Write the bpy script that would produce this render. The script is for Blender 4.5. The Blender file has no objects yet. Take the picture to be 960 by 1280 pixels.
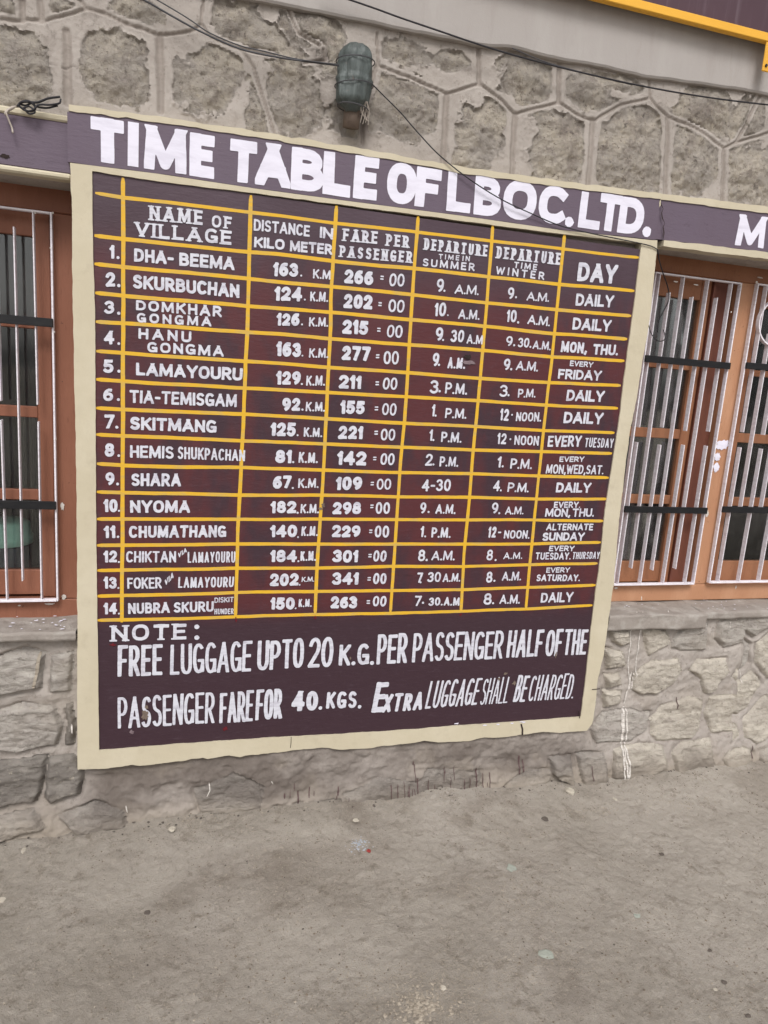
import bpy, math, random
import numpy as np
C = bpy.context.scene.collection
random.seed(7)

# ------------------------------------------------------------------ camera
F, DIST, EYE = 865.0, 2.1692734, 1.5
CX = np.array([0.96143241, 0.01776314, 0.2744671])      # wall direction (world +x) in camera axes
CZ = np.array([0.0706939, -0.98034553, -0.18418742])    # world +z in camera axes
CY = np.array([-0.26580085, -0.19648691, 0.94379172])   # world +y (into the wall) in camera axes
from mathutils import Matrix
cd = bpy.data.cameras.new('camera'); cam = bpy.data.objects.new('camera', cd); C.objects.link(cam)
cd.sensor_fit = 'HORIZONTAL'; cd.sensor_width = 36; cd.lens = 36 * F / 960
cd.clip_start = 0.05; cd.clip_end = 500
cam.matrix_world = Matrix(((CX[0], -CX[1], -CX[2], 0), (CY[0], -CY[1], -CY[2], -DIST),
                           (CZ[0], -CZ[1], -CZ[2], EYE), (0, 0, 0, 1)))
S = bpy.context.scene
S.camera = cam

# ------------------------------------------------------------------ light (bright overcast)
S.view_settings.view_transform = 'Standard'; S.view_settings.look = 'None'
S.view_settings.exposure = 0.35; S.view_settings.gamma = 1
W = bpy.data.worlds.new('World'); S.world = W; W.use_nodes = True
nt = W.node_tree; nt.nodes.clear()
sky = nt.nodes.new('ShaderNodeTexSky'); sky.sky_type = 'NISHITA'; sky.sun_disc = False
SUN_EL, SUN_AZ = 49, 193
sky.sun_elevation = math.radians(SUN_EL); sky.sun_rotation = math.radians(SUN_AZ)
sky.air_density = 1.0; sky.dust_density = 4.0; sky.ozone_density = 1.0
hs = nt.nodes.new('ShaderNodeHueSaturation'); hs.inputs['Saturation'].default_value = 0.12
bg = nt.nodes.new('ShaderNodeBackground'); bg.inputs['Strength'].default_value = 0.12
wo = nt.nodes.new('ShaderNodeOutputWorld')
nt.links.new(sky.outputs[0], hs.inputs['Color']); nt.links.new(hs.outputs[0], bg.inputs['Color'])
nt.links.new(bg.outputs[0], wo.inputs['Surface'])
sl = bpy.data.lights.new('sun', 'SUN'); sl.energy = 1.35; sl.angle = math.radians(20); sl.color = (1, .975, .955)
so = bpy.data.objects.new('sun', sl); C.objects.link(so)
a = math.radians(SUN_AZ); e = math.radians(SUN_EL)
from mathutils import Vector
sd = Vector((math.sin(a) * math.cos(e), math.cos(a) * math.cos(e), math.sin(e)))   # towards the sun
so.rotation_euler = sd.to_track_quat('Z', 'Y').to_euler(); so.location = (0, -6, 6)

# ------------------------------------------------------------------ helpers
def ray(px, py):
    r = np.array([(px - 480) / F, (py - 640) / F, 1.0])
    return r @ CX, r @ CY, r @ CZ
def P(px, py, y=0.0):
    """the point of the vertical plane `y` metres behind the board face that the photo shows at (px, py)"""
    r = ray(px, py); t = (DIST + y) / r[1]
    return (r[0] * t, y, EYE + r[2] * t)
def X_(px, py, y=0.0): return P(px, py, y)[0]
def Z_(px, py, y=0.0): return P(px, py, y)[2]
def G(px, py, z=0.0):
    r = ray(px, py); t = (z - EYE) / r[2]
    return (r[0] * t, -DIST + r[1] * t, z)

RT = np.random.RandomState(5).rand(256, 256) * 2 - 1
def vn(x, y, s=0):
    x = np.asarray(x, float); y = np.asarray(y, float)
    xi = np.floor(x).astype(int); yi = np.floor(y).astype(int)
    fx = x - xi; fy = y - yi; fx = fx * fx * (3 - 2 * fx); fy = fy * fy * (3 - 2 * fy)
    a0 = (xi + s * 37) & 255; b0 = (yi + s * 91) & 255; a1 = (a0 + 1) & 255; b1 = (b0 + 1) & 255
    return (RT[a0, b0] * (1 - fx) + RT[a1, b0] * fx) * (1 - fy) + (RT[a0, b1] * (1 - fx) + RT[a1, b1] * fx) * fy
def fbm(x, y, f, o=4, s=0, g=0.5):
    t = 0; a = 1.0; n = 0
    for k in range(o):
        t = t + a * vn(np.asarray(x) * f + 13.1 * k, np.asarray(y) * f + 7.7 * k, s + k); n += a; a *= g; f *= 2.03
    return t / n
def ridge(x, y, f, o=4, s=0):
    t = 0; a = 1.0; n = 0
    for k in range(o):
        t = t + a * (1 - 2 * np.abs(vn(np.asarray(x) * f + 3.1 * k, np.asarray(y) * f + 5.7 * k, s + k))); n += a; a *= 0.5; f *= 2.1
    return t / n
def sst(a, b, x):
    t = np.clip((x - a) / (b - a), 0, 1); return t * t * (3 - 2 * t)

def mesh_obj(name, verts, faces, mat, parent=None, smooth=False, attrs=None):
    me = bpy.data.meshes.new(name); me.from_pydata([tuple(map(float, v)) for v in verts], [], [tuple(map(int, f)) for f in faces])
    if mat: me.materials.append(mat)
    if smooth: me.polygons.foreach_set('use_smooth', [True] * len(me.polygons))
    for k, v in (attrs or {}).items():
        at = me.attributes.new(k, 'FLOAT', 'POINT'); at.data.foreach_set('value', np.asarray(v, dtype=np.float32))
    me.update()
    o = bpy.data.objects.new(name, me); C.objects.link(o)
    if parent: o.parent = parent
    return o
def big_mesh(name, verts, quads, mat, parent=None, attrs=None):
    """numpy grid mesh, quads only, smooth"""
    me = bpy.data.meshes.new(name); n = len(quads)
    me.vertices.add(len(verts)); me.vertices.foreach_set('co', np.asarray(verts, dtype=np.float32).ravel())
    me.loops.add(4 * n); me.loops.foreach_set('vertex_index', np.asarray(quads, dtype=np.int32).ravel())
    me.polygons.add(n); me.polygons.foreach_set('loop_start', np.arange(0, 4 * n, 4, dtype=np.int32))
    me.polygons.foreach_set('loop_total', np.full(n, 4, dtype=np.int32))
    me.polygons.foreach_set('use_smooth', np.ones(n, dtype=bool))
    me.materials.append(mat)
    for k, v in (attrs or {}).items():
        at = me.attributes.new(k, 'FLOAT', 'POINT'); at.data.foreach_set('value', np.asarray(v, dtype=np.float32))
    me.update(calc_edges=True); me.validate()
    o = bpy.data.objects.new(name, me); C.objects.link(o)
    if parent: o.parent = parent
    return o
def empty(name, loc=(0, 0, 0)):
    o = bpy.data.objects.new(name, None); C.objects.link(o); o.empty_display_size = .1
    o['_at'] = loc; return o
def tag(o, label=None, cat=None, group=None, kind=None):
    if label: o['label'] = label
    if cat: o['category'] = cat
    if group: o['group'] = group
    if kind: o['kind'] = kind
    elif cat: o['kind'] = 'thing'
    return o
class MB:
    def __init__(s): s.v = []; s.f = []
    def add(s, v, f):
        n = len(s.v); s.v += [tuple(p) for p in v]; s.f += [tuple(i + n for i in q) for q in f]
    def box(s, x0, x1, y0, y1, z0, z1, b=0.0):
        """box, edges chamfered by b"""
        if b <= 0:
            s.add([(x0,y0,z0),(x1,y0,z0),(x1,y1,z0),(x0,y1,z0),(x0,y0,z1),(x1,y0,z1),(x1,y1,z1),(x0,y1,z1)],
                  [(0,3,2,1),(4,5,6,7),(0,1,5,4),(1,2,6,5),(2,3,7,6),(3,0,4,7)]); return
        v = []; idx = {}
        for i, x in enumerate((x0, x1)):
            for j, y in enumerate((y0, y1)):
                for k, z in enumerate((z0, z1)):
                    sx, sy, sz = (b if i == 0 else -b), (b if j == 0 else -b), (b if k == 0 else -b)
                    for ax in range(3):
                        p = [x + (sx if ax != 0 else 0), y + (sy if ax != 1 else 0), z + (sz if ax != 2 else 0)]
                        idx[(i, j, k, ax)] = len(v); v.append(tuple(p))
        g = lambda i, j, k, a: idx[(i, j, k, a)]
        f = []
        for i in (0, 1):
            q = [g(i,0,0,0), g(i,1,0,0), g(i,1,1,0), g(i,0,1,0)]; f.append(q if i else q[::-1])
            q = [g(0,i,0,1), g(1,i,0,1), g(1,i,1,1), g(0,i,1,1)]; f.append(q[::-1] if i else q)
            q = [g(0,0,i,2), g(1,0,i,2), g(1,1,i,2), g(0,1,i,2)]; f.append(q if i else q[::-1])
        for i in (0, 1):
            for j in (0, 1):
                f.append([g(i,j,0,0), g(i,j,1,0), g(i,j,1,1), g(i,j,0,1)])
                f.append([g(i,0,j,0), g(i,1,j,0), g(i,1,j,2), g(i,0,j,2)])
                f.append([g(0,i,j,1), g(1,i,j,1), g(1,i,j,2), g(0,i,j,2)])
                for k in (0, 1): f.append([g(i,j,k,0), g(i,j,k,1), g(i,j,k,2)])
        s.add(v, f)
    def tube(s, pts, r, n=8, closed=False):
        pts = [Vector(p) for p in pts]; m = len(pts); rings = []
        up = Vector((0.13, 0.31, 0.94)).normalized()
        for i, p in enumerate(pts):
            a = pts[(i - 1) % m] if (closed or i) else p; b = pts[(i + 1) % m] if (closed or i < m - 1) else p
            t = (b - a).normalized(); u = t.cross(up)
            if u.length < .05: u = t.cross(Vector((1, 0, 0)))
            u.normalize(); w = t.cross(u)
            rr = r[i] if hasattr(r, '__len__') else r
            rings.append([p + (u * math.cos(2*math.pi*k/n) + w * math.sin(2*math.pi*k/n)) * rr for k in range(n)])
        v = [q for rg in rings for q in rg]; f = []
        for i in range(m if closed else m - 1):
            j = (i + 1) % m
            for k in range(n): f.append((i*n+k, i*n+(k+1)%n, j*n+(k+1)%n, j*n+k))
        if not closed: f += [tuple(range(n))[::-1], tuple((m-1)*n + k for k in range(n))]
        s.add(v, f)
    def build(s, name, mat, parent=None, smooth=False, attrs=None):
        me_o = mesh_obj(name, s.v, s.f, mat, parent, smooth, attrs)
        import bmesh
        bm = bmesh.new(); bm.from_mesh(me_o.data); bmesh.ops.recalc_face_normals(bm, faces=bm.faces); bm.to_mesh(me_o.data); bm.free()
        return me_o
def catmull(pts, n=6):
    pts = [np.array(p, float) for p in pts]; out = []
    q = [2*pts[0]-pts[1]] + pts + [2*pts[-1]-pts[-2]]
    for i in range(1, len(q)-2):
        for k in range(n):
            t = k / n
            out.append(.5*((2*q[i]) + (-q[i-1]+q[i+1])*t + (2*q[i-1]-5*q[i]+4*q[i+1]-q[i+2])*t*t + (-q[i-1]+3*q[i]-3*q[i+1]+q[i+2])*t**3))
    out.append(pts[-1]); return out

# ------------------------------------------------------------------ materials
def lin(*c):
    return tuple(((x/255)/12.92 if x/255 <= .04045 else ((x/255+.055)/1.055)**2.4) for x in c) + (1,)
class Mat:
    """small node builder: colour made of layered noises, bump from noises"""
    def __init__(s, name, rough=.8, spec=.3):
        s.m = bpy.data.materials.new(name); s.m.use_nodes = True; s.t = s.m.node_tree; s.n = s.t.nodes; s.l = s.t.links
        s.b = s.n['Principled BSDF']; s.b.inputs['Roughness'].default_value = rough; s.b.inputs['Specular IOR Level'].default_value = spec
        s.g = s.n.new('ShaderNodeNewGeometry'); s.pos = s.g.outputs['Position']; s.col = None; s.nrm = None
    def map(s, sc=(1, 1, 1), rot=(0,0,0)):
        k = s.n.new('ShaderNodeMapping'); k.inputs['Scale'].default_value = sc; k.inputs['Rotation'].default_value = rot; s.l.new(s.pos, k.inputs[0]); return k.outputs[0]
    def noise(s, scale, detail=4, rough=.6, vec=None, dist=0.0, lo=None, hi=None):
        k = s.n.new('ShaderNodeTexNoise'); k.inputs['Scale'].default_value = scale; k.inputs['Detail'].default_value = detail
        k.inputs['Roughness'].default_value = rough; k.inputs['Distortion'].default_value = dist
        s.l.new(vec if vec else s.pos, k.inputs['Vector'])
        o = k.outputs['Fac']
        if lo is not None: o = s.ramp(o, lo, hi)
        return o
    def voro(s, scale, lo=None, hi=None, feat='F1', rand=1, vec=None):
        k = s.n.new('ShaderNodeTexVoronoi'); k.inputs['Scale'].default_value = scale; k.feature = feat; k.inputs['Randomness'].default_value = rand
        s.l.new(vec if vec else s.pos, k.inputs['Vector']); o = k.outputs['Distance']
        if lo is not None: o = s.ramp(o, lo, hi)
        return o
    def ramp(s, o, lo, hi):
        k = s.n.new('ShaderNodeMapRange'); k.inputs['From Min'].default_value = lo; k.inputs['From Max'].default_value = hi; k.interpolation_type = 'SMOOTHSTEP'
        s.l.new(o, k.inputs['Value']); return k.outputs['Result']
    def mul(s, a, b, op='MULTIPLY'):
        k = s.n.new('ShaderNodeMath'); k.operation = op
        for i, q in enumerate((a, b)):
            if isinstance(q, (int, float)): k.inputs[i].default_value = q
            else: s.l.new(q, k.inputs[i])
        return k.outputs[0]
    def attr(s, name):
        k = s.n.new('ShaderNodeAttribute'); k.attribute_name = name; return k.outputs['Fac']
    def base(s, c): 
        k = s.n.new('ShaderNodeRGB'); k.outputs[0].default_value = c; s.col = k.outputs[0]; return s
    def mix(s, c, fac, amt=1.0):
        k = s.n.new('ShaderNodeMix'); k.data_type = 'RGBA'
        if isinstance(c, tuple): k.inputs[7].default_value = c
        else: s.l.new(c, k.inputs[7])
        s.l.new(s.col, k.inputs[6])
        if amt != 1.0: fac = s.mul(fac, amt)
        s.l.new(fac, k.inputs[0]); s.col = k.outputs[2]; return s
    def bump(s, h, dist=.002, strength=1.0):
        k = s.n.new('ShaderNodeBump'); k.inputs['Distance'].default_value = dist; k.inputs['Strength'].default_value = strength
        s.l.new(h, k.inputs['Height'])
        if s.nrm: s.l.new(s.nrm, k.inputs['Normal'])
        s.nrm = k.outputs[0]; return s
    def done(s):
        if s.col: s.l.new(s.col, s.b.inputs['Base Color'])
        if s.nrm: s.l.new(s.nrm, s.b.inputs['Normal'])
        return s.m
M = {}
# rough stone showing through the mortar (upper wall)
k = Mat('rough_stone', .95, .15).base(lin(168, 160, 151))
k.mix(lin(190, 180, 166), k.noise(9, 5, .65, lo=.42, hi=.62), .8).mix(lin(136, 126, 119), k.noise(5, 5, .7, dist=.6, lo=.52, hi=.7), .6).mix(lin(126, 115, 108), k.noise(28, 6, .7, lo=.5, hi=.66), .6)
k.mix(lin(88, 79, 74), k.noise(70, 5, .75, lo=.56, hi=.66), .7).mix(lin(196, 184, 164), k.noise(85, 5, .75, lo=.54, hi=.66), .6)
k.bump(k.noise(55, 8, .75), .009, .9).bump(k.noise(220, 4, .7), .003, .8); k.mix(lin(164, 156, 149), k.attr('blend'), .85); M['rough'] = k.done()
# smooth cement mortar
k = Mat('cement_mortar', .92, .18).base(lin(162, 154, 147))
k.mix(lin(176, 168, 161), k.noise(5, 6, .6, lo=.42, hi=.7), .7).mix(lin(132, 123, 116), k.noise(11, 7, .7, dist=.6, lo=.5, hi=.75), .65)
k.mix(lin(98, 88, 80), k.noise(48, 6, .75, lo=.54, hi=.74), .6).mix(lin(98, 90, 84), k.noise(17, 7, .78, dist=.4, lo=.58, hi=.7), .5).mix(lin(182, 174, 164), k.noise(75, 4, .7, lo=.6, hi=.74), .4)
k.mix(lin(134, 124, 116), k.attr('groove'), .6).mix(lin(92, 83, 77), k.attr('stain'), .85)
k.bump(k.noise(24, 8, .7), .006, .7).bump(k.noise(150, 5, .7), .002, .7); k.mix(lin(148, 138, 126), k.attr('dust'), .85); M['mortar'] = k.done()
# field stones (lower wall)
for nm, c1, c2, c3 in (('field', (174, 166, 155), (194, 186, 173), (138, 130, 121)), ('field_grey', (160, 153, 146), (180, 174, 166), (122, 115, 109)), ('slate', (118, 112, 106), (142, 136, 129), (86, 81, 77))):
    k = Mat('stone_' + nm, .92, .2).base(lin(*c1))
    v = k.map((1, 1, 3.2), (.0, .25, 0))
    k.mix(lin(*c2), k.noise(7, 6, .62, v, 1.0, .42, .66), .8).mix(lin(*c3), k.noise(16, 7, .7, v, .8, .5, .72), .7)
    k.mix(lin(84, 76, 68), k.noise(60, 6, .75, lo=.55, hi=.7), .6).mix(lin(196, 186, 168), k.noise(90, 3, .6, lo=.6, hi=.78), .4)
    k.bump(k.noise(20, 9, .7, v, .7), .012, .8).bump(k.noise(140, 5, .7), .003, .9); k.mix(lin(148, 138, 126), k.attr('dust'), .8); k.mix(lin(88, 80, 75), k.attr('stain'), .7); M[nm] = k.done()
# concrete band
k = Mat('concrete', .9, .2).base(lin(163, 157, 153))
v = k.map((3.2, 1, .7))
k.mix(lin(172, 167, 163), k.noise(2.5, 6, .6, v, lo=.4, hi=.7), .7).mix(lin(148, 140, 134), k.noise(6, 6, .7, v, .4, .5, .8), .5)
k.mix(lin(128, 118, 112), k.noise(60, 4, .7, lo=.66, hi=.8), .4)
k.bump(k.noise(12, 8, .65), .003, .5).bump(k.noise(200, 4, .7), .001, .6); M['concrete'] = k.done()
# sill cement
k = Mat('sill_cement', .9, .2).base(lin(146, 138, 131))
k.mix(lin(172, 166, 159), k.noise(12, 5, .6, lo=.45, hi=.65), .7).mix(lin(112, 102, 94), k.noise(22, 6, .7, lo=.5, hi=.75), .6)
k.bump(k.noise(40, 8, .7), .005, .8); M['sill'] = k.done()
# maroon paint; sky sheen put into the colour, paler higher up
def maroon(name, base, dusty, red, sheenlo, sheenhi, rough=.5):
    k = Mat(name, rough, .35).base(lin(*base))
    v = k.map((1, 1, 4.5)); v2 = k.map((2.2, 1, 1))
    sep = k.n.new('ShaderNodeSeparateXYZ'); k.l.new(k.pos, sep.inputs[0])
    band = k.mul(k.ramp(sep.outputs[2], .68, .78), k.ramp(sep.outputs[2], 1.92, 1.72)) if sheenlo > 0 else .5
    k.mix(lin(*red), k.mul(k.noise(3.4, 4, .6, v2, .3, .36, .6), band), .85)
    dz = k.ramp(k.mul(sep.outputs[2], k.mul(k.noise(2.2, 4, .6), .55), 'ADD'), sheenlo, sheenhi)
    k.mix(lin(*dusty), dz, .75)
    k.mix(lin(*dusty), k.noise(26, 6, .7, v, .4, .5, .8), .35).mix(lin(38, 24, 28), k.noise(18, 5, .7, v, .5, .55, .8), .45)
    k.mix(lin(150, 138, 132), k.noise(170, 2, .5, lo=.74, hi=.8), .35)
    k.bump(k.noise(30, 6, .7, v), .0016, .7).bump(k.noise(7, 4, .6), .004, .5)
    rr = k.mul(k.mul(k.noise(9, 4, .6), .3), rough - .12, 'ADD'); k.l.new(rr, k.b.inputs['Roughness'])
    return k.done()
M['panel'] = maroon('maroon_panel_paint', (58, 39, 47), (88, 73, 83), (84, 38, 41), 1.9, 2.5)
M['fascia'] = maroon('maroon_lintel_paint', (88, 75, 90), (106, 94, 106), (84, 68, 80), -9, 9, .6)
k = Mat('cream_paint', .75, .25).base(lin(190, 180, 157))
k.mix(lin(202, 193, 172), k.noise(5, 5, .6, lo=.4, hi=.7), .6).mix(lin(166, 155, 134), k.noise(13, 6, .7, lo=.52, hi=.8), .5)
k.mix(lin(150, 138, 120), k.noise(90, 4, .7, lo=.68, hi=.78), .5).mix(lin(140, 128, 112), k.attr('grime'), .7)
k.bump(k.noise(26, 8, .65), .003, .6); M['cream'] = k.done()
def paint(name, c, c2, rough=.6, sc=22, bump=.0008, amt=.5):
    k = Mat(name, rough, .3).base(lin(*c)); v = k.map((.6, 1, 2.5))
    k.mix(lin(*c2), k.noise(sc, 5, .65, v, .3, .42, .72), amt); k.bump(k.noise(60, 5, .6, v), bump, .7); return k.done()
M['letter'] = paint('white_letter_paint', (205, 205, 214), (168, 163, 176), .65, 30, amt=.75)
M['title'] = paint('white_title_paint', (222, 219, 232), (198, 194, 208), .7, 14, amt=.6)
M['yellow'] = paint('yellow_line_paint', (214, 168, 46), (188, 160, 92), .6, 26, amt=.85)
M['signyellow'] = paint('yellow_sign_frame_paint', (226, 170, 62), (206, 150, 52), .5, 6, amt=.4)
M['white'] = paint('white_grille_paint', (228, 223, 229), (192, 182, 188), .5, 40, amt=.6)
M['black'] = paint('black_bar_paint', (22, 22, 25), (40, 38, 38), .55, 30)
M['drip'] = paint('white_paint_drip', (208, 202, 196), (164, 154, 146), .7, 80, amt=.95)
M['reddrip'] = paint('maroon_paint_drip', (84, 64, 64), (112, 98, 92), .7, 40)
def wood(name, a, b, c):
    k = Mat(name, .55, .3).base(lin(*a)); v = k.map((1, 1, .35))
    k.mix(lin(*b), k.noise(6, 6, .6, v, .5, .42, .7), .8).mix(lin(*c), k.noise(42, 6, .7, k.map((4, 4, .5)), .6, .56, .74), .55)
    k.mix(lin(60, 40, 34), k.noise(70, 3, .6, lo=.7, hi=.76), .7)
    k.bump(k.noise(40, 7, .7, k.map((3, 3, .3))), .002, .7); return k.done()
M['wood'] = wood('brown_painted_wood', (129, 83, 64), (146, 98, 78), (98, 60, 47))
M['wood_r'] = wood('lit_orange_brown_wood', (174, 128, 98), (190, 146, 116), (124, 82, 60))  # lighter copy of the wood, light on the right frame put into its colour
M['wood_s'] = wood('faded_brown_sash_wood', (138, 92, 66), (154, 108, 80), (98, 62, 46))
M['wood_d'] = wood('dark_brown_wood', (104, 62, 50), (116, 72, 56), (84, 50, 42))  # darker copy, shade of the jambs and inner post put into its colour
k = Mat('window_glass', .03, .5); k.bump(k.noise(2.2, 3, .6), .004, .5)
tr_ = k.n.new('ShaderNodeBsdfTransparent'); tr_.inputs[0].default_value = (.94, .955, .95, 1)
gl_ = k.n.new('ShaderNodeBsdfGlossy'); gl_.inputs['Roughness'].default_value = .04; k.l.new(k.nrm, gl_.inputs['Normal'])
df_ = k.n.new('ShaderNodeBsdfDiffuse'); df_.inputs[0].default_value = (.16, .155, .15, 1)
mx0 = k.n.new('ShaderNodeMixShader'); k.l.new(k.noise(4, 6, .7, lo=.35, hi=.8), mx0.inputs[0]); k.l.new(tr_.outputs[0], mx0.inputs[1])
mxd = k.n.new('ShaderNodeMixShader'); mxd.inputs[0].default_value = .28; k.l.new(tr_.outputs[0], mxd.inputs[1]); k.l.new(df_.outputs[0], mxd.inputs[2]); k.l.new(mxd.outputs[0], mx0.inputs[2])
fr_ = k.n.new('ShaderNodeFresnel'); fr_.inputs['IOR'].default_value = 1.62
mx1 = k.n.new('ShaderNodeMixShader'); k.l.new(fr_.outputs[0], mx1.inputs[0]); k.l.new(mx0.outputs[0], mx1.inputs[1]); k.l.new(gl_.outputs[0], mx1.inputs[2])
k.l.new(mx1.outputs[0], k.n['Material Output'].inputs['Surface']); M['glass'] = k.m
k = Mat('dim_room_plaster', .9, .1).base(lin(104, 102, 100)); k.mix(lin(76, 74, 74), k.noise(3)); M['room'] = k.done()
k = Mat('grey_curtain_cloth', .9, .1).base(lin(128, 124, 116)); k.mix(lin(92, 88, 86), k.noise(5)); M['curtain'] = k.done()
k = Mat('green_plastic', .45, .4).base(lin(196, 246, 228)); k.mix(lin(180, 236, 216), k.noise(9)); M['bucket'] = k.done()
k = Mat('bucket_dark_plastic', .5, .4).base(lin(84, 90, 98)); M['bucket2'] = k.done()
k = Mat('green_plastic_wrap', .42, .45).base(lin(72, 79, 77)); v = k.map((3, 3, .6))
k.mix(lin(98, 106, 104), k.noise(14, 5, .6, v, .4, .45, .7), .7).mix(lin(44, 48, 48), k.noise(30, 5, .7, v, .5, .52, .75), .7)
k.mix(lin(120, 104, 98), k.noise(40, 4, .7, lo=.62, hi=.72), .5)
k.bump(k.noise(26, 7, .65, v, .5), .006, .9); M['wrap'] = k.done()
k = Mat('wire_grey', .6, .3).base(lin(84, 84, 88)); k.mix(lin(60, 58, 60), k.noise(30)); M['wire'] = k.done()
k = Mat('wire_black', .6, .3).base(lin(44, 42, 46)); M['wire_b'] = k.done()
k = Mat('frayed_string', .9, .1).base(lin(178, 168, 158)); M['string'] = k.done()
k = Mat('maroon_sign_sheet', .5, .35).base(lin(84, 62, 70)); v = k.map((9, 1, .8), (0, .12, 0))
k.mix(lin(120, 104, 112), k.noise(5, 5, .6, v, .3, .52, .72), .7).mix(lin(66, 44, 52), k.noise(3, 4)); M['signsheet'] = k.done()
# dirt ground
k = Mat('dusty_ground', .97, .1).base(lin(154, 146, 136))
k.mix(lin(174, 166, 157), k.noise(1.6, 6, .6, dist=.5, lo=.42, hi=.66), .7).mix(lin(122, 112, 102), k.noise(2.6, 7, .65, dist=.8, lo=.5, hi=.72), .7)
k.mix(lin(98, 86, 74), k.noise(22, 6, .75, lo=.6, hi=.76), .55).mix(lin(104, 92, 80), k.attr('damp'), .6)
k.mix(lin(174, 166, 156), k.attr('dusty'), .7)
k.mix(lin(96, 86, 75), k.noise(48, 8, .85, dist=.3, lo=.54, hi=.64), .45).mix(lin(178, 168, 154), k.noise(90, 6, .8, lo=.54, hi=.64), .5)
k.mix(lin(108, 97, 84), k.mul(k.noise(9, 5, .7, lo=.5, hi=.6), k.noise(30, 5, .8, lo=.48, hi=.6)), .45)
k.mix(lin(84, 76, 68), k.noise(210, 3, .7, lo=.62, hi=.74), .55).mix(lin(196, 186, 170), k.noise(260, 2, .6, lo=.66, hi=.76), .5)
k.bump(k.noise(45, 8, .75), .009, .9).bump(k.noise(230, 4, .75), .004, 1.0); M['ground'] = k.done()
def flat(name, c, c2, rough=.85):
    k = Mat(name, rough, .2).base(lin(*c)); k.mix(lin(*c2), k.noise(60, 4, .7, lo=.4, hi=.7), .7); k.bump(k.noise(120, 5, .7), .002, .8); return k.done()
M['gravel'] = flat('gravel_stone', (162, 152, 138), (128, 118, 106))
M['greenstone'] = flat('pale_green_stone', (154, 158, 148), (138, 140, 131))
M['earth'] = flat('earth_crumb', (118, 106, 93), (98, 87, 76))
M['palestone'] = flat('pale_stone_chip', (186, 178, 164), (160, 150, 138))
M['darkstone'] = flat('dark_pebble', (98, 90, 84), (78, 70, 64))
M['litter'] = flat('pale_litter', (176, 178, 184), (140, 150, 160))
M['litter_red'] = flat('red_litter', (150, 60, 56), (110, 50, 46))
M['chip'] = flat('bare_plaster_chip', (120, 106, 96), (90, 78, 70))
M['crack'] = flat('dark_crack', (52, 42, 40), (40, 32, 30))
M['smudge'] = flat('grey_smudge', (128, 112, 116), (92, 74, 80))
M['redsmudge'] = flat('red_paint_fleck', (104, 34, 42), (84, 32, 38))
# ------------------------------------------------------------------ ground
def gz(x, y):
    x = np.asarray(x, float); y = np.asarray(y, float)
    near = sst(-6, -2.5, y)
    z = .026 * fbm(x, y, 1.3, 3, 3) * near + .009 * fbm(x, y, 8, 5, 8, .55) * near + .0035 * fbm(x, y, 50, 3, 12) * near
    z = z + .035 * sst(-.28, .05, y) + .012 * sst(-.16, .0, y) * fbm(x, y, 5, 4, 21)
    return z - .012
def axis(a, b, step, lo, hi, grow=1.25):
    xs = list(np.arange(a, b, step)); d = step; p = xs[-1]
    while p < hi: d = min(d * grow, 15); p += d; xs.append(p)
    d = step; p = xs[0]; left = []
    while p > lo: d = min(d * grow, 15); p -= d; left.append(p)
    return np.array(left[::-1] + xs)
gx = axis(-.75, 2.7, .0055, -70, 70, 1.12); gy = axis(-1.3, .14, .0055, -80, 6, 1.12)
gy = gy[gy < 8]
XX, YY = np.meshgrid(gx, gy, indexing='ij'); ZZ = gz(XX, YY)
n0, n1 = XX.shape; I = np.arange(n0 * n1).reshape(n0, n1)
Q = np.stack([I[:-1, :-1], I[1:, :-1], I[1:, 1:], I[:-1, 1:]], -1).reshape(-1, 4)
damp = sst(.05, .5, fbm(XX, YY * 1.3, 2.4, 4, 31)) * sst(-.9, -.1, YY) * sst(.12, -.02, YY)
dusty = sst(.1, .55, fbm(XX, YY * 1.8, 1.9, 4, 41)) * .8 + .55*sst(.6, 1.7, XX)*sst(-4, -1.5, YY)
tag(big_mesh('ground', np.stack([XX, YY, ZZ], -1).reshape(-1, 3), Q, M['ground'], attrs=dict(damp=damp.ravel(), dusty=dusty.ravel())), kind='structure')

# ------------------------------------------------------------------ stone wall as height fields
def seg_dist(x, z, pts):
    d = np.full(x.shape, 9.0)
    for (ax, az), (bx, bz) in zip(pts[:-1], pts[1:]):
        ex, ez = bx - ax, bz - az; L = ex*ex + ez*ez + 1e-12
        t = np.clip(((x-ax)*ex + (z-az)*ez) / L, 0, 1)
        d = np.minimum(d, np.hypot(x-ax-t*ex, z-az-t*ez))
    return d
def poly_sdf(x, z, pts):
    d = seg_dist(x, z, pts + pts[:1]); ins = np.zeros(x.shape, bool); n = len(pts)
    for i in range(n):
        (ax, az), (bx, bz) = pts[i], pts[(i+1) % n]
        c = ((az > z) != (bz > z)) & (x < (bx-ax)*(z-az)/(bz-az+1e-12)+ax); ins ^= c
    return np.where(ins, -d, d)
UW = .03   # depth of the upper wall plane
def W2(px, py, y=UW): p = P(px, py, y); return (p[0], p[2])
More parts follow.
